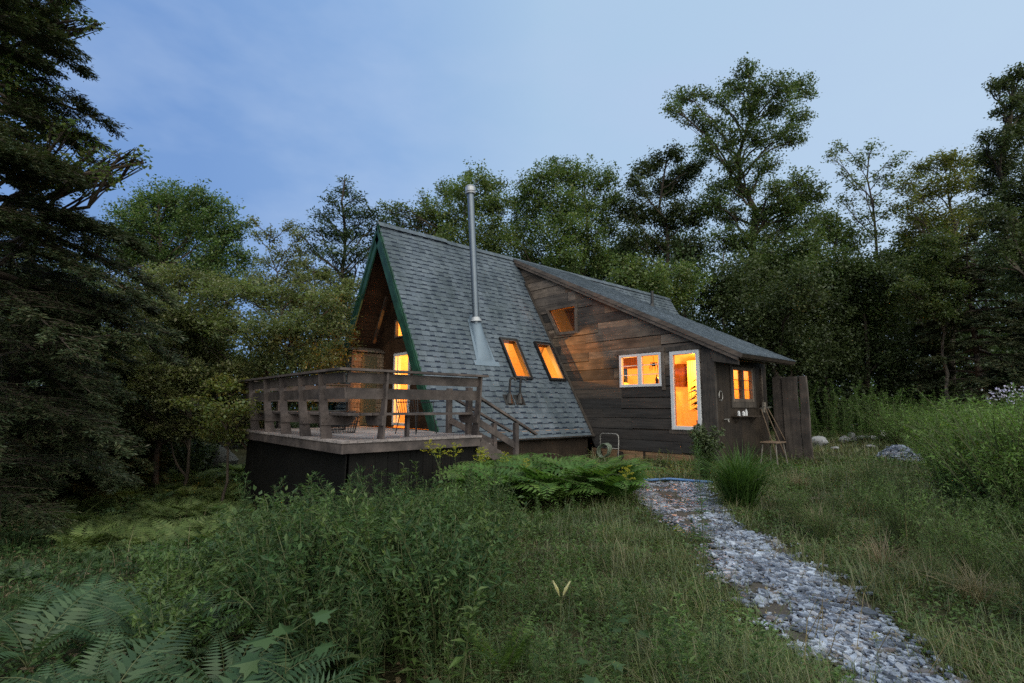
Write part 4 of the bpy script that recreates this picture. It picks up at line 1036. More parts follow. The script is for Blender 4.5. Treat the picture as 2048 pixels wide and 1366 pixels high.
def stalk(h, nl, ll, lw, seed, flower=0, lean=.12, branch=0, droop=.25, fold=.25, taper=.5, start=.08):
    """upright leafy stem (goldenrod, aster, horseweed)"""
    rg = np.random.default_rng(seed); q = Q()
    t = np.linspace(0, 1, 7); dx, dy = rg.normal(0, lean, 2)
    P = np.stack([dx*h*t**2, dy*h*t**2, h*t], -1)
    q.tubes(P[None], .0035+.002*h, .0012, 3, 1)
    tt = np.sort(start+(.98-start)*rg.random(nl)); ph = np.arange(nl)*2.4+rg.normal(0, .3, nl)
    B = np.stack([np.interp(tt, t, P[:, k]) for k in range(3)], -1)
    el = .25+.45*tt+rg.normal(0, .2, nl)-droop*(1-tt)
    D = np.stack([np.cos(ph)*np.cos(el), np.sin(ph)*np.cos(el), np.sin(el)], -1); S = np.stack([-np.sin(ph), np.cos(ph), rg.normal(0, .25, nl)], -1)
    L = ll*(1-taper*tt)*rg.uniform(.75, 1.2, nl)*np.minimum(1, .55+tt*3)
    q.leaves(B, D, S, L, L*lw, 0, fold)
    for b in range(branch):
        tb = .45+.5*(b+rg.random())/branch; a = rg.uniform(0, 6.28); o = np.array([np.interp(tb, t, P[:, k]) for k in range(3)]); bl = h*.3*(1.15-tb)*rg.uniform(.7, 1.3)
        d = np.array([math.cos(a)*.7, math.sin(a)*.7, .75]); e = o+d*bl; q.tubes(np.stack([o, o+d*bl*.5, e])[None], .002, .001, 3, 1)
        m = 10; u = rg.random(m); pp = rg.uniform(0, 6.28, m); BB = o+d*bl*u[:, None]; DD = np.stack([np.cos(pp), np.sin(pp), rg.uniform(.0, .8, m)], -1); SS = np.stack([-np.sin(pp), np.cos(pp), 0*pp], -1)
        q.leaves(BB, DD, SS, ll*.5*rg.uniform(.6, 1.1, m), ll*.5*lw, 0, fold)
    if flower:
        nb = 9; top = P[-1]
        for b in range(nb):
            a = b*2.4; z0 = -.16+.17*b/nb; o = top+np.array([0, 0, z0]); ln = .12*(1-.6*b/nb)
            m = flower; u = rg.random(m)**.7; BB = o+np.stack([np.cos(a)*ln*u, np.sin(a)*ln*u, ln*.55*u-.35*ln*u*u], -1)+rg.normal(0, .006, (m, 3))
            DD = rg.normal(0, 1, (m, 3))+np.array([0, 0, .8]); SS = np.cross(DD, rg.normal(0, 1, (m, 3))); q.leaves(BB, DD, SS, .016, .010, 2)
    return q
def fern(nf, L, seed, pairs=15, sub=7, spread=1.0, pw_=.36):
    """rosette of arching fronds; every pinna is a comb of leaflets when sub > 0"""
    rg = np.random.default_rng(seed); q = Q(); st = 10; t = np.linspace(0, 1, st)
    for f in range(nf):
        a = f*6.283/nf+rg.normal(0, .25); l = L*rg.uniform(.75, 1.15); e0 = rg.uniform(.85, 1.25); bend = rg.uniform(1.0, 1.7)*spread
        el = e0-bend*t**1.3; ds = l/(st-1); r_ = np.concatenate([[0], np.cumsum(np.cos(el[:-1])*ds)]); z = np.concatenate([[0], np.cumsum(np.sin(el[:-1])*ds)])
        ax = np.array([math.cos(a), math.sin(a), 0]); sd = np.array([-math.sin(a), math.cos(a), 0]); tw = rg.normal(0, .25)
        P = ax*r_[:, None]+np.array([0, 0, 1.])*z[:, None]; q.tubes(P[None], .004*L/.7, .001, 3, 1)
        u = np.linspace(.16, .985, pairs); C = np.stack([np.interp(u, t, P[:, k]) for k in range(3)], -1); ee = np.interp(u, t, el)
        fw = ax*np.cos(ee)[:, None]+np.array([0, 0, 1.])*np.sin(ee)[:, None]; nrm = -ax*np.sin(ee)[:, None]+np.array([0, 0, 1.])*np.cos(ee)[:, None]
        env = np.interp(u, [.16, .3, .5, 1], [.55, 1, .92, .06])*l*.27
        for sg in (-1, 1):
            D = sd*sg+fw*.35+nrm*(tw*sg-.12); D = vn(D)
            if sub == 0: q.leaves(C, D, fw, env, env*pw_, 0, .0, .3)
            else:
                v = np.linspace(.06, .97, sub); Bx = C[:, None, :]+D[:, None, :]*(env[:, None]*v[None, :])[..., None]-nrm[:, None, :]*(env[:, None]*.12*v[None, :]**2)[..., None]
                ll = env[:, None]*.27*(1.05-v[None, :]*.85)
                for s2 in (-1, 1):
                    DD = fw[:, None, :]*s2+D[:, None, :]*.55; DD = np.broadcast_to(DD, Bx.shape)
                    q.leaves(Bx.reshape(-1, 3), DD.reshape(-1, 3), np.broadcast_to(D[:, None, :], Bx.shape).reshape(-1, 3), ll.ravel(), ll.ravel()*.58, 0)
    return q
def lobed(q, B, D, S, L, m=0):
    """palmate maple-like leaf, five lobes, as quads round a centre"""
    B = np.array(B, float); D = vn(np.array(D, float)); S = np.array(S, float); S = vn(S-D*np.dot(S, D)); U = np.cross(D, S)
    prof = [(0, 0), (.16, .12), (.50, .06), (.34, .26), (.62, .50), (.36, .50), (.30, .66), (.12, .62), (0, 1.0)]
    pr = [B+D*y*L+S*x*L-U*abs(x)*L*.18 for x, y in prof]; pl = [B+D*y*L-S*x*L-U*abs(x)*L*.18 for x, y in prof]; c = [B+D*L*.12, B+D*L*.3, B+D*L*.5, B+D*L*.62]
    for side in (pr, pl):
        V = np.array(side+c); F = [[0, 1, 2, 9], [9, 2, 3, 10], [10, 3, 4, 5], [10, 5, 6, 11], [11, 6, 7, 12], [12, 7, 8, 12]]
        V2 = np.concatenate([V, [V[12]+(V[8]-V[12])*.5]]); F[5] = [12, 7, 8, 13]; q.add(V2, np.array(F), m)
def seedling(h, nl, L, seed):
    """young maple with big lobed leaves"""
    rg = np.random.default_rng(seed); q = Q(); q.tubes(np.array([[[0, 0, 0], [.02, .01, h*.5], [.01, .03, h]]]), .005, .002, 3, 1)
    for k in range(nl):
        a = k*2.4+rg.normal(0, .3); z = h*(.35+.65*(k+1)/nl); pl = rg.uniform(.06, .14); d = np.array([math.cos(a), math.sin(a), rg.uniform(-.15, .25)])
        o = np.array([0, 0, z]); e = o+np.array([math.cos(a), math.sin(a), .5])*pl; q.tubes(np.stack([o, (o+e)/2, e])[None], .002, .0015, 3, 1)
        lobed(q, e, d, [-math.sin(a), math.cos(a), rg.normal(0, .25)], L*rg.uniform(.7, 1.15))
    return q
def bush(h, w, nl, L, lw, seed, nb=14, low=.1):
    """leafy bush: arching stems with leaves along them"""
    rg = np.random.default_rng(seed); q = Q(); st = 6; t = np.linspace(0, 1, st)
    for b in range(nb):
        a = rg.uniform(0, 6.28); r_ = w*.5*rg.uniform(.3, 1.1); hh = h*rg.uniform(.55, 1.05)
        P = np.stack([math.cos(a)*r_*t**.9, math.sin(a)*r_*t**.9, hh*np.sin(t*1.45)/math.sin(1.45)], -1)+np.cumsum(rg.normal(0, .012*h, (st, 3)), 0)*(t[:, None] > 0)
        q.tubes(P[None], .006*h, .0015, 3, 1); n = nl//nb; u = low+(1-low)*rg.random(n)**.8; C = np.stack([np.interp(u, t, P[:, k]) for k in range(3)], -1)+rg.normal(0, .02*h, (n, 3))
        D = rg.normal(0, 1, (n, 3))*[1, 1, .6]; S = np.cross(D, rg.normal(0, .4, (n, 3))+[0, 0, 1]); l = L*rg.uniform(.6, 1.2, n); q.leaves(C, D, S, l, l*lw, 0, .2)
    return q
def tussock(n, h, w, spread, seed):
    rg = np.random.default_rng(seed); q = Q(); blades(q, rg.normal(0, .05, (n, 2)), np.zeros(n), h*rg.uniform(.55, 1.1, n), w, rg, spread); return q
def blades(q, xy, z, h, w, rg, spread=.5, m=0, az=None):
    n = len(xy); a = rg.uniform(0, 6.28, n) if az is None else az; k = spread*rg.uniform(.2, 1.2, n)
    d = np.stack([np.cos(a), np.sin(a)], -1); s_ = np.stack([-np.sin(a), np.cos(a), 0*a], -1)*np.broadcast_to(w, (n,))[:, None]*.5
    B = np.stack([xy[:, 0], xy[:, 1], z], -1); h = np.broadcast_to(h, (n,))
    def P(t): return B+np.stack([d[:, 0]*k*h*t**1.8, d[:, 1]*k*h*t**1.8, h*(t-.35*k*t*t*t)], -1)
    m1, tp = P(.55), P(1.0)
    V = np.stack([B-s_, B+s_, m1+s_*.8, m1-s_*.8, tp+s_*.08, tp-s_*.08], 1); i = np.arange(n)[:, None]*6
    q.add(V, np.concatenate([i+[[0, 1, 2, 3]], i+[[3, 2, 4, 5]]], 0), m)

# ---------- where plants may stand
pm = [(p[0], p[1]) for p in PL]+[(p[0], p[1]) for p in PR[::-1]]
def shrink_path(x, y):
    """0 outside the path, 1 well inside"""
    e = .12; c = np.zeros(np.shape(x))
    for dx, dy in ((e, 0), (-e, 0), (0, e), (0, -e), (0, 0)): c = c+in_poly(x+dx, y+dy)
    return c/5
def free(x, y):
    b = (x > -W-.1) & (x < W+.15) & (y > -.05) & (y < YEND)
    b |= (x > 3.2) & (x < 7.42) & (y > 5.25) & (y < 8.6)
    b |= (x > DX0+.05) & (x < DX1-.1) & (y > DY0+.05) & (y < .2)
    b |= (x > 4.0) & (x < 5.3) & (y > -.3) & (y < 1.4)
    b |= (x > 7.4) & (x < 8.5) & (y > 8.2) & (y < 8.5)
    return ~b
def cam_xy(px, D): px = np.asarray(px, float); D = np.asarray(D, float); q_ = D*(px-1024)/CF; return CAM[0]+_fw[0]*D+_rt[0]*q_, CAM[1]+_fw[1]*D+_rt[1]*q_
def to_px(x, y): D = (x-CAM[0])*_fw[0]+(y-CAM[1])*_fw[1]; L = (x-CAM[0])*_rt[0]+(y-CAM[1])*_rt[1]; return 1024+CF*L/np.maximum(D, .1), D
def sow(n, px0, px1, D0, D1, rg, pw=1.0, cond=None):
    """n spots on the ground in a wedge of the view, thinner with distance"""
    u = rg.random(n); D = (D0**pw+(D1**pw-D0**pw)*u)**(1/pw); px = rg.uniform(px0, px1, n); x, y = cam_xy(px, D)
    k = free(x, y)
    if cond is not None: k &= cond(px, D, x, y)
    x, y, D, px = x[k], y[k], D[k], px[k]; return np.stack([x, y, ground_z(x, y)], -1), px, D
off_path = lambda px, D, x, y: shrink_path(x, y) < .3
def clumpy(x, y, s=1.0, ph=0): return np.sin(x*1.7*s+ph)*np.sin(y*1.9*s+ph*2)+.6*np.sin(x*3.7*s-y*2.9*s+ph)+.4*np.sin(6.1*x*s+5.3*y*s)

# ---------- grass: every blade, thicker near the viewer
rg = np.random.default_rng(21)
def grass_field(n, px0, px1, D0, D1, h, w, mats, name, label, seed, cond, spread=.8, pw=.8, dry=.07, soft=True):
    rg = np.random.default_rng(seed); P, px, D = sow(n, px0, px1, D0, D1, rg, pw, cond); q = Q(); m = len(P)
    cl_ = clumpy(P[:, 0], P[:, 1], 1.3, seed); hh = h*rg.gamma(3.2, .28, m)*(1+.55*np.clip(cl_, -1, 1)); ww = w*(.55+D/9)
    d_ = rg.random(m) < dry*(1+.9*np.clip(clumpy(P[:, 0], P[:, 1], .8, 5), -1, 1))
    blades(q, P[~d_, :2], P[~d_, 2]-.01, hh[~d_], ww[~d_], rg, spread, 0); blades(q, P[d_, :2], P[d_, 2]-.01, hh[d_]*1.1, ww[d_]*.8, rg, spread*1.2, 1)
    o = link_mesh(name, q.mesh(name, mats)); return tag(o, label, 'grass', kind='stuff')
def thin_on_path(px, D, x, y):
    s_ = shrink_path(x, y); return ((clumpy(x, y, .9, 7) > -.95) | (rg.random(len(x)) < .25)) & ( (s_ < .1) | ((s_ < .8) & (rg.random(len(x)) < .3)) | ((rg.random(len(x)) < .10) & (clumpy(x, y, 1.6, 2) > .2)) | (rg.random(len(x)) < .012))
grass_field(150000, 880, 2250, 2.4, 11.5, .115, .0045, [MT['grass'], MT['dry']], 'grass', 'short wiry grass with dry blades on both sides of the slate path', 31, thin_on_path, spread=1.25)
grass_field(60000, 1150, 2300, 8, 30, .15, .006, [MT['grass'], MT['dry']], 'meadow_grass', 'rough meadow grass spreading right of the cabin', 32, off_path, spread=1.2, pw=1.0)
grass_field(70000, -200, 950, 2.4, 22, .13, .005, [MT['weed_blue'], MT['dry']], 'shade_grass', 'thin dark grass under the ferns on the left', 33, lambda px, D, x, y: (D > 4.5) & ~((px > 480) & (D < 8)), pw=1.0, dry=.2)

# ---------- ground cover of small leaves
def cover(n, px0, px1, D0, D1, L, mat, name, label, seed, cond=None, zr=.16, pw=.8, lw=.62):
    rg = np.random.default_rng(seed); P, px, D = sow(n, px0, px1, D0, D1, rg, pw, cond); m = len(P); P[:, 2] += zr*rg.random(m)**1.3*(1+.5*np.clip(clumpy(P[:, 0], P[:, 1], 1.5, seed), -1, 1))
    a = rg.uniform(0, 6.28, m); D_ = np.stack([np.cos(a), np.sin(a), rg.normal(0, .35, m)], -1); S = np.stack([-np.sin(a), np.cos(a), rg.normal(0, .4, m)], -1); q = Q(); l = L*rg.uniform(.5, 1.3, m)*(.6+D/12); q.leaves(P, D_, S, l, l*lw, 0, .2)
    o = link_mesh(name, q.mesh(name, [mat])); return tag(o, label, 'ground cover', kind='stuff')
cover(46000, -200, 760, 2.4, 20, .055, MT['weed_blue'], 'ground_cover', 'low dull green ground cover on the left under the trees', 41)
cover(60000, 850, 2250, 2.4, 14, .042, MT['weed'], 'clover_cover', 'low clover and creeping leaves among the grass by the path', 42, off_path, .08)
cover(9000, -100, 900, 3, 16, .06, MT['dry'], 'leaf_litter', 'brown fallen leaves lying left of the deck', 43, None, .03)
cover(5000, 1150, 2100, 2.4, 12, .03, MT['dry'], 'path_litter', 'small dry brown leaves scattered on the slate path', 44, lambda px, D, x, y: in_poly(x, y), .05)

# ---------- plant kinds
STEM = MT['stem']
def proto(q, leaf, flower=None): return q.arrays(), [leaf, STEM, flower or MT['yellow']]
weeds = [stalk(.85, 62, .11, .17, 100+k, lean=.10, branch=5).arrays() for k in range(4)]
weeds_wide = [stalk(.6, 34, .12, .32, 110+k, lean=.15, branch=3).arrays() for k in range(3)]
bright = [stalk(1.25, 110, .14, .17, 120+k, lean=.1, branch=6).arrays() for k in range(3)]
mounds = [bush(1.15, 1.2, 1300, .055, .27, 125+k, 30, .1).arrays() for k in range(3)]
ferns_s = [fern(8, .6, 130+k, 13, 0).arrays() for k in range(3)]
def mass(name, label, cat, tpls, n, px0, px1, D0, D1, mats, seed, cond=None, sc=(.6, 1.1), pw=1.0, tilt=.12, thr=-9, cs=1.0):
    rg = np.random.default_rng(seed); P, px, D = sow(n, px0, px1, D0, D1, rg, pw, cond)
    kq = clumpy(P[:, 0], P[:, 1], cs, seed)+rg.normal(0, .25, len(P)) > thr; P = P[kq]; q = Q(); P[:, 2] -= .02
    k = rg.integers(0, len(tpls), len(P))
    for i, t in enumerate(tpls):
        s_ = k == i; m = int(s_.sum()); q.put(t, P[s_], rg.uniform(0, 6.28, m), rg.uniform(*sc, m)*(1+.38*np.clip(clumpy(P[s_, 0], P[s_, 1], cs, seed), -1, 1)), rg.normal(0, tilt, (m, 2)))
    o = link_mesh(name, q.mesh(name, mats)); return tag(o, label, cat, kind='stuff')
def band(pts):
    """condition: depth limit as a function of image column"""
    xs_ = [p[0] for p in pts]; lo = [p[1] for p in pts]; hi = [p[2] for p in pts]
    return lambda px, D, x, y: (D > np.interp(px, xs_, lo)) & (D < np.interp(px, xs_, hi)) & (shrink_path(x, y) < .05)
zoneB = band([(480, 4.5, 7.2), (560, 3.4, 7.6), (640, 2.9, 8.2), (900, 2.8, 8.6), (985, 3.2, 8.6), (1020, 6.2, 8.2), (1060, 7.8, 8.0)])
mass('weed_thicket', 'dense dark green thicket of tall weeds in front of the deck', 'weeds', weeds, 900, 480, 1060, 2.6, 9, [MT['weed_blue'], STEM], 51, lambda px, D, x, y: zoneB(px, D, x, y) & (D < 7.2), (.38, .9), thr=-.1, cs=1.1)
mass('leafy_thicket', 'broader leaved undergrowth mixed into the weeds before the deck', 'weeds', weeds_wide, 330, 440, 1040, 2.6, 9, [MT['weed'], STEM], 52, zoneB, (.5, 1.15), thr=-.1, cs=.9)
zoneL = band([(-200, 2.2, 13), (200, 2.2, 15), (480, 2.3, 14), (560, 2.3, 5.5), (660, 2.2, 3.4)])
mass('fern_cover', 'sheet of low pale ferns covering the shaded slope at the left', 'ferns', ferns_s, 330, -200, 660, 2.2, 15, [MT['fern_pale'], STEM], 53, lambda px, D, x, y: zoneL(px, D, x, y) & ((D > 5.2) | (rg.random(len(x)) < .12)), (.3, .75), .9, thr=.15, cs=1.0)
mass('bracken', 'light green bracken carpet between the dark woods and the deck', 'ferns', ferns_s, 520, 180, 500, 7.5, 19, [MT['bracken'], STEM], 54, None, (.45, .95), 1.0, thr=-.6)
zoneR = band([(1500, 12, 26), (1620, 14, 26), (1700, 15, 26), (1800, 9.5, 26), (1900, 7.5, 24), (2060, 5.5, 20), (2300, 4.5, 18)])
mass('meadow_weeds', 'tall bright green meadow weeds filling the right side before the woods', 'weeds', bright+mounds, 1300, 1740, 2350, 4.5, 22, [MT['weed_bright'], STEM], 55, lambda px, D, x, y: zoneR(px, D, x, y) & ~((px < 1870) & (D < 16.5)), (.6, 1.22), 1.1, thr=-.3, cs=.7)
zoneR2 = band([(1500, 7.5, 9), (1600, 6, 11), (1750, 5, 9.5), (1950, 3.6, 8), (2100, 3.1, 7), (2300, 2.8, 6)])
mass('low_weeds', 'knee high weeds between the slate path and the bright meadow', 'weeds', weeds+weeds_wide+mounds, 620, 1500, 2300, 3.0, 12, [MT['weed'], STEM], 56, zoneR2, (.22, .62), 1.0, thr=-.2, cs=1.2)
mass('forest_edge_weeds', 'dark brushy weeds along the foot of the woods right of the slab planks', 'weeds', bright, 260, 1580, 1900, 19, 27, [MT['weed'], STEM], 57, None, (.7, 1.6), thr=-.1, cs=.6)
mass('grass_weeds', 'scattered small weeds in the short grass left of the slate path', 'weeds', weeds_wide, 420, 960, 1500, 2.8, 8, [MT['weed'], STEM], 58, lambda px, D, x, y: (shrink_path(x, y) < .05) & (clumpy(x, y, 1.2, 3) > -.1), (.2, .6))
mass('wall_foot_weeds', 'low tangled plants growing along the foot of the plank wall', 'weeds', weeds_wide, 110, 1240, 1600, 8.5, 13.5, [MT['leaf_olive'], STEM], 59, lambda px, D, x, y: (y > 3.6) & (x < 8.6) & (y < 8.1) & ((y > 4.4) | (x > 7)) & (shrink_path(x, y) < .05), (.35, .7))

# ---------- single plants, each a thing (stem and leaves as parts)
def make_thing(name, q, leaf, label, cat, group=None, flower=None, loc=(0, 0, 0)):
    t = empty(name, loc, label, cat, group); V, F, Mi = q.arrays()
    for nm, m, mt in (('leaves', 0, leaf), ('stem', 1, STEM), ('flower', 2, flower)):
        k = Mi == m
        if not k.any(): continue
        f = F[k]; many = nm == 'flower' and len(f) > 60; u, inv = np.unique(f.ravel(), return_inverse=True); me = qmesh(nm, V[u], inv.reshape(-1, 4), mt); o = bpy.data.objects.new(nm, me); COL.objects.link(o); o.parent = t
        if many: o['kind'] = 'stuff'
    return t
rs_ = random.Random(77)
def plant(t, used, px, D, sc, label=None, rz=None, dz=-.02):
    x, y = cam_xy(px, D); loc = (float(x), float(y), float(ground_z(x, y))+dz); rz = rs_.uniform(0, 6.28) if rz is None else rz
    if t.name in used:
        c = copy_thing(t, loc, (0, 0, rz), (sc, sc, sc), label)
    else:
        used.add(t.name); c = t; c.location = loc; c.rotation_euler = (0, 0, rz); c.scale = (sc, sc, sc)
        if label: c['label'] = label
    return c
used = set()
# ferns of the bank below the stairs
fb = [make_thing('fern', fern(11, .85, 200+k, 15, 0, 1.25), MT['fern'], 'large bright green fern in the bank between the stairs and the slate path', 'fern', 'ferns in the bank below the stairs') for k in range(3)]
for k in range(46):
    px = rs_.uniform(985, 1222); D = rs_.uniform(8.3, 10.4)
    x, y = cam_xy(px, D)
    if not free(np.array([x]), np.array([y]))[0] or shrink_path(np.array([x]), np.array([y]))[0] > 0 or (x > 4.0 and x < 5.3 and y < 1.5): continue
    plant(fb[k % 3], used, px, D, rs_.uniform(1.1, 1.6))
# pale ferns at the lower left, close to the viewer
fp = [make_thing('fern', fern(7, .75, 210+k, 19, 0, 1.1, .2), MT['fern_pale'], 'pale green fern in the near left undergrowth', 'fern', 'pale ferns in the near left undergrowth') for k in range(3)]
for k in range(30):
    px = rs_.uniform(-20, 720); D = rs_.uniform(2.35, 4.6)
    plant(fp[k % 3], used, px, D, rs_.uniform(.5, .85), dz=.1)
o1 = make_thing('fern', fern(4, .8, 220, 22, 0, .6, .17), MT['fern'], 'single upright fern frond in the grass left of the cream lily', 'fern'); plant(o1, used, 1012, 3.2, .62)
# goldenrods in bloom
gd = [make_thing('goldenrod', stalk(.95, 60, .10, .16, 230+k, flower=26, lean=.1, branch=2), MT['weed'], 'tall goldenrod with yellow plumes rising at the deck corner', 'goldenrod', 'flowering goldenrods at the deck corner', MT['yellow']) for k in range(2)]
for k, (px, D, s_) in enumerate(((882, 7.4, 1.15), (898, 7.6, 1.2), (913, 7.3, 1.15), (925, 7.7, 1.1), (970, 7.9, 1.0), (985, 8.0, 1.05), (1012, 8.3, .95), (1022, 8.2, .85))): plant(gd[k % 2], used, px, D, s_)
g2_ = make_thing('goldenrod', stalk(.9, 60, .10, .16, 240, flower=30, lean=.06, branch=2), MT['weed'], 'slender goldenrod with yellow heads before the far end of the slate path', 'goldenrod', None, MT['yellow']); plant(g2_, used, 1245, 6.2, .98)
plant(g2_, used, 1347, 5.6, .42, 'short goldenrod with one yellow head at the left edge of the slate path')
plant(g2_, used, 1712, 3.25, .3, 'small yellowish plant growing in the near part of the slate path')
plant(g2_, used, 2030, 9, 1.1, 'goldenrod with yellow tops at the right edge of the meadow')
# tall leafy stalks
hw = make_thing('horseweed', stalk(1.42, 130, .15, .14, 250, lean=.03, droop=.35, taper=.6, start=.25), MT['weed'], 'tall dark stalk with narrow leaves standing at the left edge of the slate path', 'weed stalk'); plant(hw, used, 1393, 5.0, .92)
plant(hw, used, 1386, 8.6, .72, 'leafy pale green stalk before the bush at the glazed door')
ws = [make_thing('weed_stalk', stalk(1.0, 80, .12, .17, 260+k, lean=.1, branch=6), MT['weed_blue'], 'tall leafy weed standing against the dark deck skirt', 'weed stalk', 'tall weeds against the deck skirt') for k in range(3)]
for k in range(40):
    px = rs_.uniform(700, 1010); D = rs_.uniform(5.6, 7.4); plant(ws[k % 3], used, px, D, rs_.uniform(.5, .9)*(1 if px > 760 else .65))
wn = [make_thing('weed_stalk', stalk(.8, 70, .10, .2, 265+k, lean=.12, branch=6), MT['weed_blue'], 'leafy weed in the dark near foreground', 'weed stalk', 'weeds in the near foreground') for k in range(3)]
for k in range(60): plant(wn[k % 3], used, rs_.uniform(560, 960), rs_.uniform(2.9, 4.6), rs_.uniform(.6, .95))
for k in range(26): plant(wn[k % 3], used, rs_.uniform(980, 1420), rs_.uniform(2.7, 3.5), rs_.uniform(.4, .7), )
tb = [make_thing('leafy_shrub', bush(.85, .85, 900, .062, .36, 300+k, 26, .05), MT['weed_blue' if k % 2 else 'weed'], 'small leafed bushy shrub in the thicket before the deck', 'shrub', 'bushy shrubs in the thicket before the deck') for k in range(4)]
for k in range(95):
    px = rs_.uniform(560, 1010); D = rs_.uniform(3.3, 7.0)
    if D > 4.9 and px < 740: continue
    plant(tb[k % 4], used, px, D, rs_.uniform(.6, 1.05)*(.75 if D > 5.2 else 1))
tw = [make_thing('leafy_shrub', bush(.7, .8, 620, .07, .42, 310+k, 22, .05), MT['weed'], 'mid green broader leafed shrub between the ferns and the weeds', 'shrub', 'broader leafed shrubs at the lower left') for k in range(3)]
for k in range(38): plant(tw[k % 3], used, rs_.uniform(330, 800), rs_.uniform(2.9, 6.0), rs_.uniform(.4, .85))
# maple seedlings with large leaves
ms = make_thing('maple_seedling', seedling(.55, 8, .17, 270), MT['broad'], 'maple seedling with large pale lobed leaves at the bottom left of centre', 'seedling'); plant(ms, used, 612, 2.75, 1.0)
m2 = make_thing('maple_seedling', seedling(.4, 7, .13, 271), MT['broad'], 'broad leaved seedling at the bottom edge right of centre', 'seedling'); plant(m2, used, 1190, 2.7, .8)
plant(m2, used, 1255, 3.5, .8, 'broad leaved seedling in the grass right of the cream lily')
plant(m2, used, 960, 4.3, .75, 'pale broad leaved seedling among the weeds below the goldenrods')
plant(m2, used, 880, 2.6, .7, 'broad leaved seedling at the bottom edge below the upright fern frond')
bt = [make_thing('leafy_shrub', bush(1.15, 1.1, 330, .10, .55, 280+k), MT['broad'], 'shrub with heart shaped pale leaves before the dark deck skirt', 'shrub') for k in range(2)]
plant(bt[0], used, 575, 6.0, .74); plant(bt[1], used, 520, 5.6, .62, 'low pale leaved shrub left of the shrub at the deck skirt'); 
plant(bt[1], used, 470, 4.9, .55, 'pale creeping shrub on the slope left of the weeds')
# lily, ornamental grass, bush at the door, white and lilac flowers
q = Q(); q.tubes(np.array([[[0, 0, 0], [.01, 0, .3], [.02, 0, .56]]]), .006, .004, 4, 1); rg = np.random.default_rng(9)
for a0, tl in ((3.14, .38), (0, .45)):
    for k in range(5):
        a = k*1.257; d0 = np.array([math.cos(a0)*tl, math.sin(a0)*tl*.2, 1.]); B = np.array([.02, 0, .56])+d0*.02; D_ = d0+np.array([math.cos(a), math.sin(a), 0])*.06; q.leaves([B], [D_], [[-math.sin(a), math.cos(a), 0]], .12, .022, 2, .1)
n = 10; a = rg.uniform(0, 6.28, n); q.leaves(np.stack([0*a, 0*a, .05+.3*rg.random(n)], -1), np.stack([np.cos(a), np.sin(a), .5+0*a], -1), np.stack([-np.sin(a), np.cos(a), 0*a], -1), .16, .03, 0, .2)
li = make_thing('lily', q, MT['weed'], 'pair of closed cream lily buds standing in the grass', 'lily', None, MT['cream']); plant(li, used, 1112, 3.05, .92, rz=CPSI)
tg = make_thing('tussock_grass', tussock(620, .85, .014, .95, 290), MT['grass_deep'], 'big arching clump of ornamental grass beside the path near the wing corner', 'grass clump'); plant(tg, used, 1468, 8.3, 1.35)
tg2 = make_thing('tussock_grass', tussock(150, .6, .006, 1.3, 291), MT['dry'], 'bent tuft of straw coloured grass left of the meadow', 'grass clump')
plant(tg2, used, 1620, 6.6, .8); plant(tg2, used, 1740, 5.0, .75, 'pale dry grass tuft right of the slate path'); plant(tg2, used, 1905, 4.2, .7, 'long fallen straw stems at the right, nearest the viewer'); plant(tg2, used, 1585, 9.6, .8, 'dry brown grass round the stool legs')
db = make_thing('door_bush', bush(1.25, 1.0, 3000, .10, .55, 295, 34, .03), MT['leaf_dark'], 'dark bush covering the lower corner of the glazed door', 'shrub'); plant(db, used, 1400, 10.6, .82)
q = bush(.9, .9, 260, .06, .4, 296); rg = np.random.default_rng(4); n = 220; a = rg.uniform(0, 6.28, n); r_ = .5*np.sqrt(rg.random(n)); B = np.stack([r_*np.cos(a), r_*np.sin(a), .75+.25*rg.random(n)-.4*r_*r_], -1); q.leaves(B, rg.normal(0, 1, (n, 3))+[0, 0, .6], rg.normal(0, 1, (n, 3)), .045, .035, 2)
la = make_thing('aster_bush', q, MT['weed_blue'], 'aster bush full of lilac white flowers at the right edge before the woods', 'flower bush', None, MT['lilac']); plant(la, used, 2046, 17, 2.1)
dz_ = make_thing('daisy', stalk(.6, 20, .07, .2, 297, flower=4, lean=.2), MT['weed'], 'daisy plant with small white flowers in the far meadow', 'daisy', None, MT['white']); plant(dz_, used, 1752, 16.5, 1.1); plant(dz_, used, 1955, 11, 1.9, 'tall white flowered weed at the top of the bright meadow')
# bent straw stems lying over the grass at the right
q = Q(); rg = np.random.default_rng(12); n = 70; px = rg.uniform(1560, 2060, n); D = rg.uniform(3.2, 7.5, n); x, y = cam_xy(px, D); z = ground_z(x, y); az = 5.4+rg.normal(0, .35, n)
blades(q, np.stack([x, y], -1), z, rg.uniform(.35, .9, n), .006, rg, 1.5, 0, az); tag(link_mesh('straw_stems', q.mesh('straw_stems', [MT['dry']])), 'loose bent straw stems scattered through the weeds right of the path', 'straw', kind='stuff')
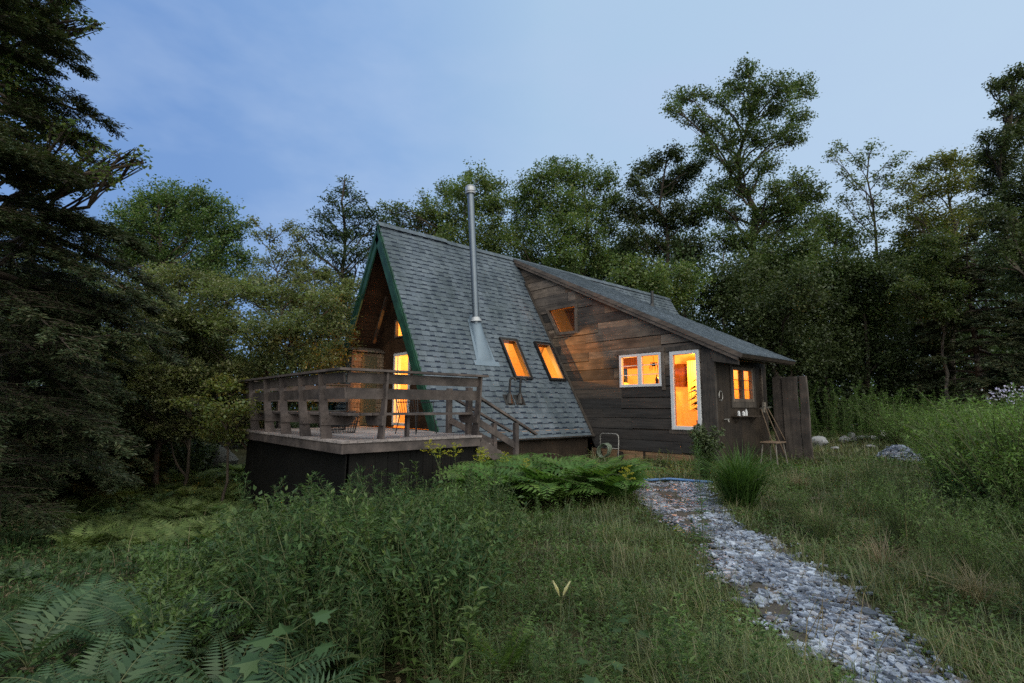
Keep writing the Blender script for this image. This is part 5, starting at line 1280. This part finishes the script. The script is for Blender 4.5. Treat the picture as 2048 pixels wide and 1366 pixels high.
# ================================================================== TREES
def wiggle(a, b, n, amp, rg, sag=0.0):
    t = np.linspace(0, 1, n)[:, None]; L = np.linalg.norm(b-a)
    off = np.cumsum(rg.normal(0, 1, (n, 3)), 0); off -= off[0]+(off[-1]-off[0])*t
    P = a+(b-a)*t+off*amp*L/n**.5; P[:, 2] += np.sin(t[:, 0]*math.pi)*sag*L; return P
def crown_tree(name, label, base, clumps, leaf, lsize, cover_, trunk_r, seed, bark='bark', group=None, depth_r=.8, layers=False, fork=.0, twig=14, top=None, bare=0, lw=.62, cat='tree', flat=.8):
    """clumps: (x,y,z,radius) world leaf masses; trunk and limbs grow to them, leaves gather round twig ends"""
    rg = np.random.default_rng(seed); base = np.array(base, float); C = np.array([c[:3] for c in clumps], float); Rr = np.array([c[3] for c in clumps], float)
    W_ = Q(); Lf = Q()
    hi = C[np.argsort(-C[:, 2])[:max(2, len(C)//5)]]; tp = hi.mean(0) if top is None else np.array(top, float)
    T = wiggle(base-np.array([0, 0, .2]), tp, 12, .05, rg); tt = np.linspace(0, 1, 12)
    W_.tubes(T[None], trunk_r, trunk_r*.18, 8)
    Hh = tp[2]-base[2]
    for c, r_ in zip(C, Rr):
        hd = np.hypot(*(c[:2]-np.array([np.interp(c[2], T[:, 2], T[:, 0]), np.interp(c[2], T[:, 2], T[:, 1])])))
        za = np.clip(c[2]-hd*rg.uniform(.45, 1.0)-r_*.3, base[2]+Hh*.12, tp[2]-.05*Hh)
        a = np.array([np.interp(za, T[:, 2], T[:, 0]), np.interp(za, T[:, 2], T[:, 1]), za]); fr = (za-base[2])/Hh
        lr = trunk_r*(1-.8*fr)*.42+.012
        Lb = wiggle(a, c, 7, .09, rg, .05 if not layers else .02); W_.tubes(Lb[None], lr, lr*.35, 5)
        # branchlets
        n = twig; d = rg.normal(0, 1, (n, 3)); d = vn(d)*rg.uniform(.6, 1.0, n)[:, None]**.5; d[:, 2] *= (.5 if layers else flat); E_ = c+d*r_
        S0 = Lb[rg.integers(3, 7, n)]; mid = (S0+E_)/2+rg.normal(0, .1*r_, (n, 3)); B = np.stack([S0, mid, E_], 1); W_.tubes(B, lr*.32, .006, 3)
        nl = int(cover_*60*r_*r_/lsize**2*(.6 if layers else 1))
        if bare and rg.random() < bare: nl //= 6
        # twigs: leaves in small bunches on the branchlets
        nt_ = max(8, nl//11); k = rg.integers(0, n, nt_); u = rg.uniform(.35, 1.1, nt_)[:, None]; ctr = S0[k]*(1-u)+E_[k]*u+np.clip(rg.normal(0, .12*r_, (nt_, 3)), -.2*r_, .2*r_)
        fb_ = rg.random(nt_) < .45; m_ = int(fb_.sum()); ctr[fb_] = c+vn(rg.normal(0, 1, (m_, 3)))*(r_*rg.random(m_)**.45*rg.uniform(.7, 1.25, m_))[:, None]*np.array([1.05, 1.05, .55 if layers else .9])
        i = rg.integers(0, nt_, nl); P = ctr[i]+np.clip(rg.normal(0, 1, (nl, 3)), -1.6, 1.6)*(lsize*.95+.02*r_)*np.array([1, 1, .5 if layers else .85])
        D = rg.normal(0, 1, (nl, 3))*[1, 1, .55]+[0, 0, -.25]; S = np.cross(D, rg.normal(0, .55 if not layers else .3, (nl, 3))+[0, 0, 1.]); l = lsize*rg.uniform(.6, 1.3, nl)
        Lf.leaves(P, D, S, l, l*lw)
    t = empty(name, tuple(base), label, cat, group)
    for nm, q, m in (('trunk', W_, MT[bark]), ('crown', Lf, MT[leaf])):
        V, F, Mi = q.arrays(); o = bpy.data.objects.new(nm, qmesh(nm, V-base, F, m)); COL.objects.link(o); o.parent = t
    return t
def pxc(lst, dep, rg, jit=.8):
    """clumps given as image column, row, radius at a distance -> world, each with its own depth"""
    out = []
    for px, py, r_ in lst:
        d = dep+rg.normal(0, 1)*jit*pxr(r_, dep)*1.2; p = atd(px, py, d/ (ray(px, py)@_fw)); out.append((*p, pxr(r_, d)*1.08))
    return out
def base_at(px, dep): return gpt(px, dep)
z7 = lambda l: [(1200+.571*x, 80+.571*y, r_*.571) for x, y, r_ in l]
R2 = np.random.default_rng(99)
def T(name, label, px, dep, lst, leaf, cov, tr, seed, ls=None, **k):
    return crown_tree(name, label, base_at(px, dep), pxc(lst, dep, np.random.default_rng(seed)), leaf, ls or max(.085, dep*.0048), cov, tr, seed, **k)
# the big oak and its neighbours, right of the chimney
T('oak_tree', 'tallest spreading oak with open crown standing above the woods right of the chimney', 1497, 30, z7([(515, 105, 40), (470, 160, 50), (560, 165, 55), (640, 160, 50), (712, 158, 40), (740, 190, 25), (630, 235, 55), (705, 270, 42), (520, 250, 60), (430, 205, 36), (290, 200, 42), (350, 190, 32), (250, 240, 34), (330, 265, 40), (400, 300, 46), (460, 340, 55), (560, 330, 55), (650, 330, 46), (700, 345, 30), (370, 370, 46), (480, 430, 55), (580, 430, 50), (520, 520, 56), (420, 510, 55), (620, 520, 46), (700, 480, 42), (745, 520, 40), (690, 600, 46), (765, 625, 42), (560, 610, 56), (450, 610, 56), (600, 690, 50), (500, 700, 60), (660, 640, 60), (400, 570, 60), (730, 560, 56), (640, 560, 56), (560, 760, 70), (440, 700, 60)]), 'leaf_oak', .62, .36, 1)
T('oak_tree', 'dark full crowned tree left of the tallest oak behind the wing roof', 1330, 33, z7([(200, 425, 42), (270, 395, 40), (150, 450, 36), (130, 510, 46), (230, 520, 66), (300, 480, 56), (350, 440, 40), (150, 600, 66), (260, 620, 76), (120, 690, 56), (200, 720, 66), (310, 730, 66), (90, 600, 40), (340, 600, 60)]), 'leaf_dark', .8, .26, 2)
T('thin_tree', 'thin half bare tree with forked trunk against the sky right of the tallest oak', 1730, 31, z7([(830, 378, 30), (800, 400, 24), (950, 385, 34), (900, 420, 34), (1052, 418, 32), (985, 470, 34), (900, 500, 34), (1025, 500, 30), (860, 560, 36), (960, 560, 34), (930, 620, 40), (1010, 600, 30), (850, 470, 26), (960, 680, 46), (870, 680, 46)]), 'leaf_oak', .26, .17, 3)
T('maple_tree', 'broad maple with yellowing leaves right of the half bare tree', 1900, 27, z7([(1195, 418, 40), (1250, 420, 46), (1130, 450, 40), (1310, 430, 36), (1075, 500, 40), (1150, 530, 56), (1240, 500, 56), (1310, 490, 46), (1070, 580, 46), (1120, 620, 56), (1200, 640, 66), (1280, 600, 56), (1330, 640, 50), (1090, 690, 46), (1230, 720, 56)]), 'leaf_yellow', .58, .2, 4)
T('maple_tree', 'full green maple behind the ridge right of the chimney', 1130, 32, [(1060, 370, 34), (1095, 350, 32), (1125, 345, 34), (1165, 352, 36), (1212, 358, 32), (1030, 400, 30), (1080, 410, 44), (1130, 410, 46), (1185, 410, 44), (1228, 400, 28), (1050, 455, 40), (1110, 465, 50), (1165, 470, 46), (1215, 455, 36), (1060, 510, 40), (1130, 520, 46), (1195, 515, 40), (1020, 470, 26)], 'leaf_maple', .62, .22, 5)
T('maple_tree', 'green maple behind the chimney top', 925, 30, [(855, 420, 34), (895, 385, 32), (925, 372, 28), (955, 355, 30), (985, 372, 28), (830, 445, 28), (800, 420, 18), (870, 450, 40), (915, 430, 42), (960, 410, 42), (1000, 410, 30), (895, 480, 40), (940, 475, 44), (985, 460, 40), (1010, 490, 34), (960, 520, 40), (770, 415, 16), (788, 440, 22)], 'leaf_maple', .55, .2, 6)
T('maple_tree', 'rounded maple crown left of the pine, above the olive thicket', 380, 27, [(285, 410, 34), (320, 392, 36), (360, 396, 36), (405, 400, 36), (440, 418, 32), (470, 452, 30), (300, 450, 46), (355, 445, 52), (410, 455, 50), (452, 490, 42), (280, 500, 46), (340, 510, 56), (400, 520, 50), (440, 545, 46), (490, 520, 28), (500, 570, 34), (250, 440, 40), (240, 500, 50)], 'leaf_maple', .62, .24, 7)
T('thin_tree', 'thin sparse sapling with bare twig tips left of the pine', 556, 18, [(505, 440, 12), (512, 470, 14), (540, 470, 18), (578, 455, 20), (602, 470, 14), (560, 505, 24), (600, 500, 18), (532, 525, 22), (580, 540, 28), (515, 560, 28), (555, 570, 34), (610, 560, 26), (530, 610, 36), (590, 610, 36)], 'leaf_olive', .32, .055, 8, ls=.085)
def needle_tree(name, label, base, H, prof, seed, mat='needle_pine', nb=80, l=.16, trunk_r=.2, bare=.12, up=.15, droop=.25, sprays=26, side=None, dens=1.0, group=None, wd=.16, bunch=2.2):
    """conifer: whorled branches with flat sprays; prof gives branch reach by height fraction"""
    rg = np.random.default_rng(seed); base = np.array(base, float); W_ = Q(); Lf = Q(); tp = base+np.array([rg.normal(0, .02*H), rg.normal(0, .02*H), H])
    T_ = wiggle(base-np.array([0, 0, .2]), tp, 10, .012, rg); W_.tubes(T_[None], trunk_r, .015, 8)
    hs = np.sort(bare+(1-bare)*rg.random(nb)**.85); ga = rg.uniform(0, 6.28)
    for i, h in enumerate(hs):
        a = i*2.4+ga+rg.normal(0, .3) if side is None else side+rg.normal(0, 1.05)
        rch = np.interp(h, [p[0] for p in prof], [p[1] for p in prof])*rg.uniform(.7, 1.12); o = base+(tp-base)*h
        t = np.linspace(0, 1, 7); e = up*rg.uniform(-1.5, 2.5)+rg.normal(0, .1)
        P = o+np.stack([np.cos(a)*rch*t, np.sin(a)*rch*t, rch*(e*t-droop*t**2.2*rg.uniform(.7, 1.4))], -1); W_.tubes(P[None], .02+.012*rch, .006, 4)
        ns = max(4, int(sprays*rch/2.2)); u = rg.uniform(.22, 1.0, ns)**.8; S0 = np.stack([np.interp(u, t, P[:, k]) for k in range(3)], -1)
        sg = rg.choice([-1, 1], ns); fwd = np.array([np.cos(a), np.sin(a), 0]); sid = np.array([-np.sin(a), np.cos(a), 0])
        sl = rch*.42*(1.12-u)*rg.uniform(.6, 1.2, ns)+.14; sd_ = vn(fwd*rg.uniform(.45, .9, ns)[:, None]+sid*sg[:, None]*rg.uniform(.5, 1.0, ns)[:, None]+np.array([0, 0, 1.])*rg.normal(-.1, .12, ns)[:, None])
        E_ = S0+sd_*sl[:, None]; E_[:, 2] -= .22*sl*droop*4*.5; W_.tubes(np.stack([S0, (S0+E_)/2+[0, 0, .02], E_], 1), .008, .003, 3)
        m = max(5, int(bunch*dens*sl.mean()/l*9)); k = np.repeat(np.arange(ns), m); v = rg.random(ns*m)
        B = S0[k]*(1-v[:, None])+E_[k]*v[:, None]+rg.normal(0, .018+.10*l, (ns*m, 3)); lat = np.cross(sd_[k], [0, 0, 1.])
        D = sd_[k]*.75+lat*rg.choice([-1, 1], ns*m)[:, None]*rg.uniform(.4, 1.1, ns*m)[:, None]+rg.normal(0, .2, (ns*m, 3))+[0, 0, -.18]; S = np.cross(D, rg.normal(0, .35, (ns*m, 3))+[0, 0, 1.])
        ll = l*rg.uniform(.6, 1.2, ns*m); Lf.leaves(B, D, S, ll, ll*wd, belly=.5)
    t = empty(name, tuple(base), label, 'tree', group)
    for nm, q, m in (('trunk', W_, MT['bark']), ('crown', Lf, MT[mat])):
        V, F, Mi = q.arrays(); o = bpy.data.objects.new(nm, qmesh(nm, V-base, F, m)); COL.objects.link(o); o.parent = t
    return t
T('pine_tree', 'dark pointed pine standing left of the gable peak', 690, 25, [(690, 360, 11), (688, 380, 20), (668, 398, 20), (712, 396, 22), (645, 428, 24), (690, 425, 32), (730, 425, 30), (635, 462, 28), (680, 465, 38), (725, 465, 38), (762, 440, 24), (620, 498, 28), (665, 505, 38), (715, 505, 38), (752, 498, 24), (612, 535, 26), (650, 550, 36), (700, 560, 40), (742, 545, 26), (600, 470, 14), (770, 470, 14)], 'needle_pine', .85, .2, 21, ls=.19, lw=.36, layers=True, twig=12, top=atd(690, 358, 25/(ray(690, 358)@_fw)))
T('oak_tree', 'tall dark tree cut off by the right edge of the picture', 2085, 20, z7([(1480, 110, 36), (1440, 125, 26), (1375, 155, 26), (1410, 165, 30), (1500, 170, 60), (1440, 215, 36), (1400, 250, 22), (1480, 260, 50), (1345, 345, 26), (1400, 350, 46), (1460, 330, 50), (1530, 300, 80), (1360, 415, 50), (1440, 430, 66), (1385, 510, 60), (1460, 550, 66), (1530, 480, 80), (1400, 630, 60), (1345, 590, 40), (1460, 700, 76), (1540, 650, 90), (1390, 740, 60), (1470, 820, 80)]), 'leaf_dark', .75, .3, 22, ls=.10)
b = base_at(1960, 24)
needle_tree('hemlock_tree', 'dark hemlock with long level boughs behind the bright meadow', b, 9.5, [(0, 3.6), (.3, 3.4), (.6, 2.4), (.9, 1.0), (1, .2)], 23, 'needle', 90, .22, .18, .12, .1, .25, 22, wd=.24, bunch=2.4)
# near hemlock at the left and the maple boughs over it
b = base_at(-170, 8.5)
needle_tree('hemlock_tree', 'near hemlock at the left edge with long drooping boughs against the sky', b, 13.0, [(0, 3.0), (.3, 3.1), (.44, 3.2), (.5, 2.7), (.6, 2.0), (.8, 1.4), (1, .5)], 24, 'needle', 120, .085, .26, .05, .10, .28, 40, wd=.26, dens=1.0, bunch=1.2, side=math.atan2(_rt[1], _rt[0]))
b = base_at(20, 12.5)
needle_tree('hemlock_tree', 'dark hemlock thicket tree just behind the near hemlock on the left', b, 7.2, [(0, 3.2), (.25, 3.1), (.5, 2.6), (.8, 1.6), (1, .3)], 25, 'needle', 130, .12, .22, .03, .08, .32, 34, wd=.26, bunch=2.2)
b = base_at(150, 15)
needle_tree('hemlock_tree', 'shadowy low hemlock at the dark wood edge left of the olive thicket', b, 5.6, [(0, 2.5), (.3, 2.3), (.6, 1.7), (1, .3)], 26, 'needle', 90, .15, .2, .03, .08, .3, 26, wd=.26, bunch=2.2)
T('maple_tree', 'maple whose leafy branch tips hang into the top left corner', -330, 9, [(10, 20, 60), (50, 45, 55), (60, 95, 40), (25, 130, 50), (75, 190, 46), (20, 200, 60), (-40, 100, 70), (-40, 250, 70), (60, 255, 50), (122, 8, 20), (135, 32, 16), (150, 52, 13), (168, 40, 13), (186, 56, 13), (196, 50, 8), (118, 40, 9), (-120, 60, 80), (110, 330, 50), (190, 300, 24), (240, 312, 20), (275, 308, 16), (285, 325, 12), (60, 330, 60), (130, 260, 26), (160, 345, 36), (220, 345, 24)], 'leaf_maple', .40, .2, 31, ls=.085)
# olive understory left of the cabin, leaves in flat layers
T('beech_tree', 'olive green beech with flat layered sprays just left of the gable', 545, 15, [(430, 585, 46), (480, 570, 36), (540, 590, 46), (600, 590, 46), (650, 600, 40), (690, 590, 30), (400, 650, 56), (470, 650, 60), (540, 660, 66), (610, 660, 60), (670, 655, 46), (440, 720, 60), (510, 730, 60), (580, 720, 60), (640, 725, 56), (690, 700, 36), (470, 790, 60), (540, 790, 60), (600, 790, 50), (430, 850, 50), (500, 850, 50), (660, 780, 40)], 'leaf_olive', .72, .09, 41, ls=.09, layers=True, twig=12)
T('beech_tree', 'olive green layered beech farther left, over the dark hollow', 345, 15.5, [(300, 560, 50), (360, 555, 50), (420, 570, 46), (280, 620, 56), (345, 620, 60), (405, 630, 56), (300, 690, 60), (370, 690, 60), (430, 700, 50), (320, 760, 60), (385, 765, 60), (350, 830, 56), (420, 830, 46), (290, 830, 46), (240, 600, 46), (230, 680, 46)], 'leaf_olive', .7, .09, 42, ls=.09, layers=True, twig=12)
T('beech_tree', 'small bright beech sapling beside the left end of the deck', 470, 12.5, [(440, 770, 34), (480, 775, 34), (400, 800, 34), (450, 820, 40), (500, 810, 30), (420, 860, 36), (470, 868, 34)], 'leaf_yellow', .5, .04, 43, ls=.085, layers=True, twig=10)
T('beech_tree', 'low spreading beech boughs over the bracken left of the deck', 385, 14.5, [(310, 770, 44), (350, 800, 44), (400, 780, 40), (300, 840, 44), (345, 860, 40), (400, 850, 44), (440, 830, 36), (260, 800, 40), (370, 740, 44), (430, 760, 36), (280, 720, 44), (480, 740, 40)], 'leaf_olive', .8, .05, 45, ls=.085, layers=True, twig=12)
T('beech_tree', 'olive beech showing between the pine and the gable peak', 655, 20, [(620, 600, 40), (660, 585, 40), (700, 570, 30), (640, 640, 46), (690, 630, 40), (630, 700, 46), (680, 690, 40), (600, 560, 34), (655, 545, 28), (600, 520, 22)], 'leaf_olive', .7, .1, 44, ls=.10, layers=True)
# trees with pale trunks in the right-hand woods
T('birch_tree', 'pale trunked slim tree before the dark woods at the right', 1885, 24, z7([(1180, 700, 56), (1170, 760, 56), (1110, 790, 56), (1240, 790, 60), (1150, 850, 56), (1240, 870, 56), (1080, 870, 50), (1290, 830, 56), (1120, 930, 56), (1210, 940, 56)]), 'leaf_oak', .7, .10, 51, bark='pale_bark')
# second row: trees one can still tell apart between the front crowns
fill = [('maple_tree', 'olive tinted young maple under the right limb of the tallest oak', 1655, 29, [(1610, 480, 40), (1655, 455, 36), (1690, 480, 36), (1630, 530, 50), (1690, 540, 46), (1650, 590, 56), (1580, 530, 46), (1710, 600, 46)], 'leaf_oak', .75),
        ('maple_tree', 'broad green tree closing the gap right of the half bare tree', 1830, 30, [(1790, 520, 40), (1830, 490, 40), (1800, 580, 50), (1860, 560, 50), (1760, 620, 50), (1830, 640, 56)], 'leaf_maple', .75),
        ('maple_tree', 'young maple low in the gap behind the wing roof vent pipe', 1280, 27, [(1260, 540, 40), (1300, 560, 46), (1240, 580, 40), (1340, 600, 46), (1290, 620, 46), (1370, 560, 40)], 'leaf_maple', .7),
        ('oak_tree', 'dark oak behind the lower end of the wing roof', 1560, 26, [(1480, 560, 60), (1540, 550, 56), (1600, 570, 56), (1500, 630, 66), (1570, 630, 66), (1640, 620, 56), (1520, 700, 60), (1600, 700, 66), (1660, 690, 56), (1440, 600, 46)], 'leaf_dark', .85),
        ('oak_tree', 'dark rounded tree below the half bare tree at the right', 1740, 28, [(1690, 560, 56), (1740, 540, 46), (1790, 560, 50), (1700, 630, 66), (1770, 630, 66), (1730, 700, 70), (1810, 690, 60), (1660, 720, 56), (1790, 750, 60)], 'leaf_dark', .85),
        ('maple_tree', 'green tree filling the gap between the dark left crown and the ridge', 1030, 38, [(1010, 540, 46), (1060, 545, 46), (1110, 560, 46), (960, 530, 46), (1160, 560, 46), (1200, 540, 46), (1240, 510, 40)], 'leaf_dark', .8)]
for i, (nm, lb, px, dep, lst, lf, cv) in enumerate(fill): T(nm, lb, px, dep, lst, lf, cv, .18, 60+i, ls=dep*.0052)
# dead pale boughs poking out of the dark hemlocks
mb = MB(); rgd = np.random.default_rng(5)
for pts in ([(70, 572), (150, 558), (215, 545), (285, 532)], [(125, 718), (180, 703), (225, 690), (262, 648)], [(130, 718), (190, 700), (240, 682), (290, 668)]):
    P = [Vector(atd(a, c, 10.2+.25*i)) for i, (a, c) in enumerate(pts)]; mb.tube(P, [.022, .02, .014, .006], 6)
    for k in range(1, 4): mb.tube([P[k], P[k]+Vector(rgd.normal(0, .16, 3)+np.array([0, 0, -.12]))], [.008, .003], 4)
tag(mb.build('dead_branch', MT['deadwood']), 'pale dead branches sticking out of the dark hemlocks at the left', 'dead branch')
# the far wood that reads as one dark mass
Wd = Q(); Lw = Q(); rg = np.random.default_rng(71)
def wood_tree(px, dep, top_px, seed, ls):
    b = gpt(px, dep); top = atd(px, top_px, dep/(ray(px, top_px)@_fw))[2]; H = top-b[2]; rg = np.random.default_rng(seed)
    P = wiggle(b, b+np.array([rg.normal(0, .5), rg.normal(0, .5), H*.95]), 6, .03, rg); Wd.tubes(P[None], .14, .03, 5)
    nc = int(8+H*1.1)
    for k in range(nc):
        h = rg.uniform(.1, .97); r_ = H*.17*(1.15-.6*h)*rg.uniform(.7, 1.2); a = rg.uniform(0, 6.28); c = b+np.array([math.cos(a), math.sin(a), 0])*H*.2*rg.random()*(1.25-h)+np.array([0, 0, H*h])
        Wd.tubes(wiggle(b+np.array([0, 0, H*h*.75]), c, 4, .05, rg)[None], .04, .012, 3)
        nl = int(5.5*r_*r_/ls**2); ctr = c+vn(rg.normal(0, 1, (nl//14+2, 3)))*r_*rg.uniform(.5, 1, (nl//14+2, 1))*[1, 1, .7]; i = rg.integers(0, len(ctr), nl); Pp = ctr[i]+rg.normal(0, ls*1.6, (nl, 3))
        D = rg.normal(0, 1, (nl, 3)); S = np.cross(D, rg.normal(0, .5, (nl, 3))+[0, 0, 1.]); l = ls*rg.uniform(.6, 1.3, nl); Lw.leaves(Pp, D, S, l, l*.62)
sil = [(-300, 450), (150, 500), (400, 520), (560, 570), (660, 560), (760, 520), (900, 510), (1100, 510), (1250, 470), (1450, 470), (1650, 490), (1740, 570), (1850, 520), (2000, 430), (2400, 380)]
k = 0
for dep, step, dy in ((30, 95, 60), (36, 105, 25), (44, 120, 0)):
    for px in np.arange(-420, 2480, step):
        p_ = px+rg.normal(0, 25); wood_tree(p_, dep+rg.uniform(-2, 2), np.interp(p_, [s[0] for s in sil], [s[1] for s in sil])+dy+rg.normal(0, 22), 500+k, (.2 if dep < 40 else .27)); k += 1
for px in np.arange(-350, 460, 110):
    wood_tree(px+rg.normal(0, 20), 20+rg.uniform(-2, 3), 640+rg.normal(0, 40), 700+k, .18); k += 1
V, F, Mi = Lw.arrays(); fo = link_mesh('forest', qmesh('forest', V, F, MT['leaf_dark'])); tag(fo, 'dark mass of far woods behind the cabin and the meadow', 'woods', kind='stuff')
V, F, Mi = Wd.arrays(); o = link_mesh('trunks', qmesh('trunks', V, F, MT['bark']), fo)
# dark brush closing the foot of the woods
q = Q(); rg = np.random.default_rng(81); bt_ = [bush(2.0, 2.2, 900, .17, .6, 300+k, 16, .02).arrays() for k in range(3)]
n = 330; px = rg.uniform(-500, 2500, n); D = rg.uniform(24, 40, n); D[px < 480] = rg.uniform(16, 30, (px < 480).sum()); x, y = cam_xy(px, D); kk = free(x, y) & ~((px > 1620) & (D < 27)) & ~((px > 440) & (px < 1650) & (D < 27)); x, y = x[kk], y[kk]; P = np.stack([x, y, ground_z(x, y)-.1], -1); kd = rg.integers(0, 3, len(P))
for i in range(3): m = int((kd == i).sum()); q.put(bt_[i], P[kd == i], rg.uniform(0, 6.28, m), rg.uniform(.7, 1.5, m))
tag(link_mesh('brush', q.mesh('brush', [MT['leaf_dark'], STEM])), 'dark brush along the foot of the woods', 'brush', kind='stuff')
print('TOTAL POLYS', sum(len(m.polygons) for m in bpy.data.meshes))
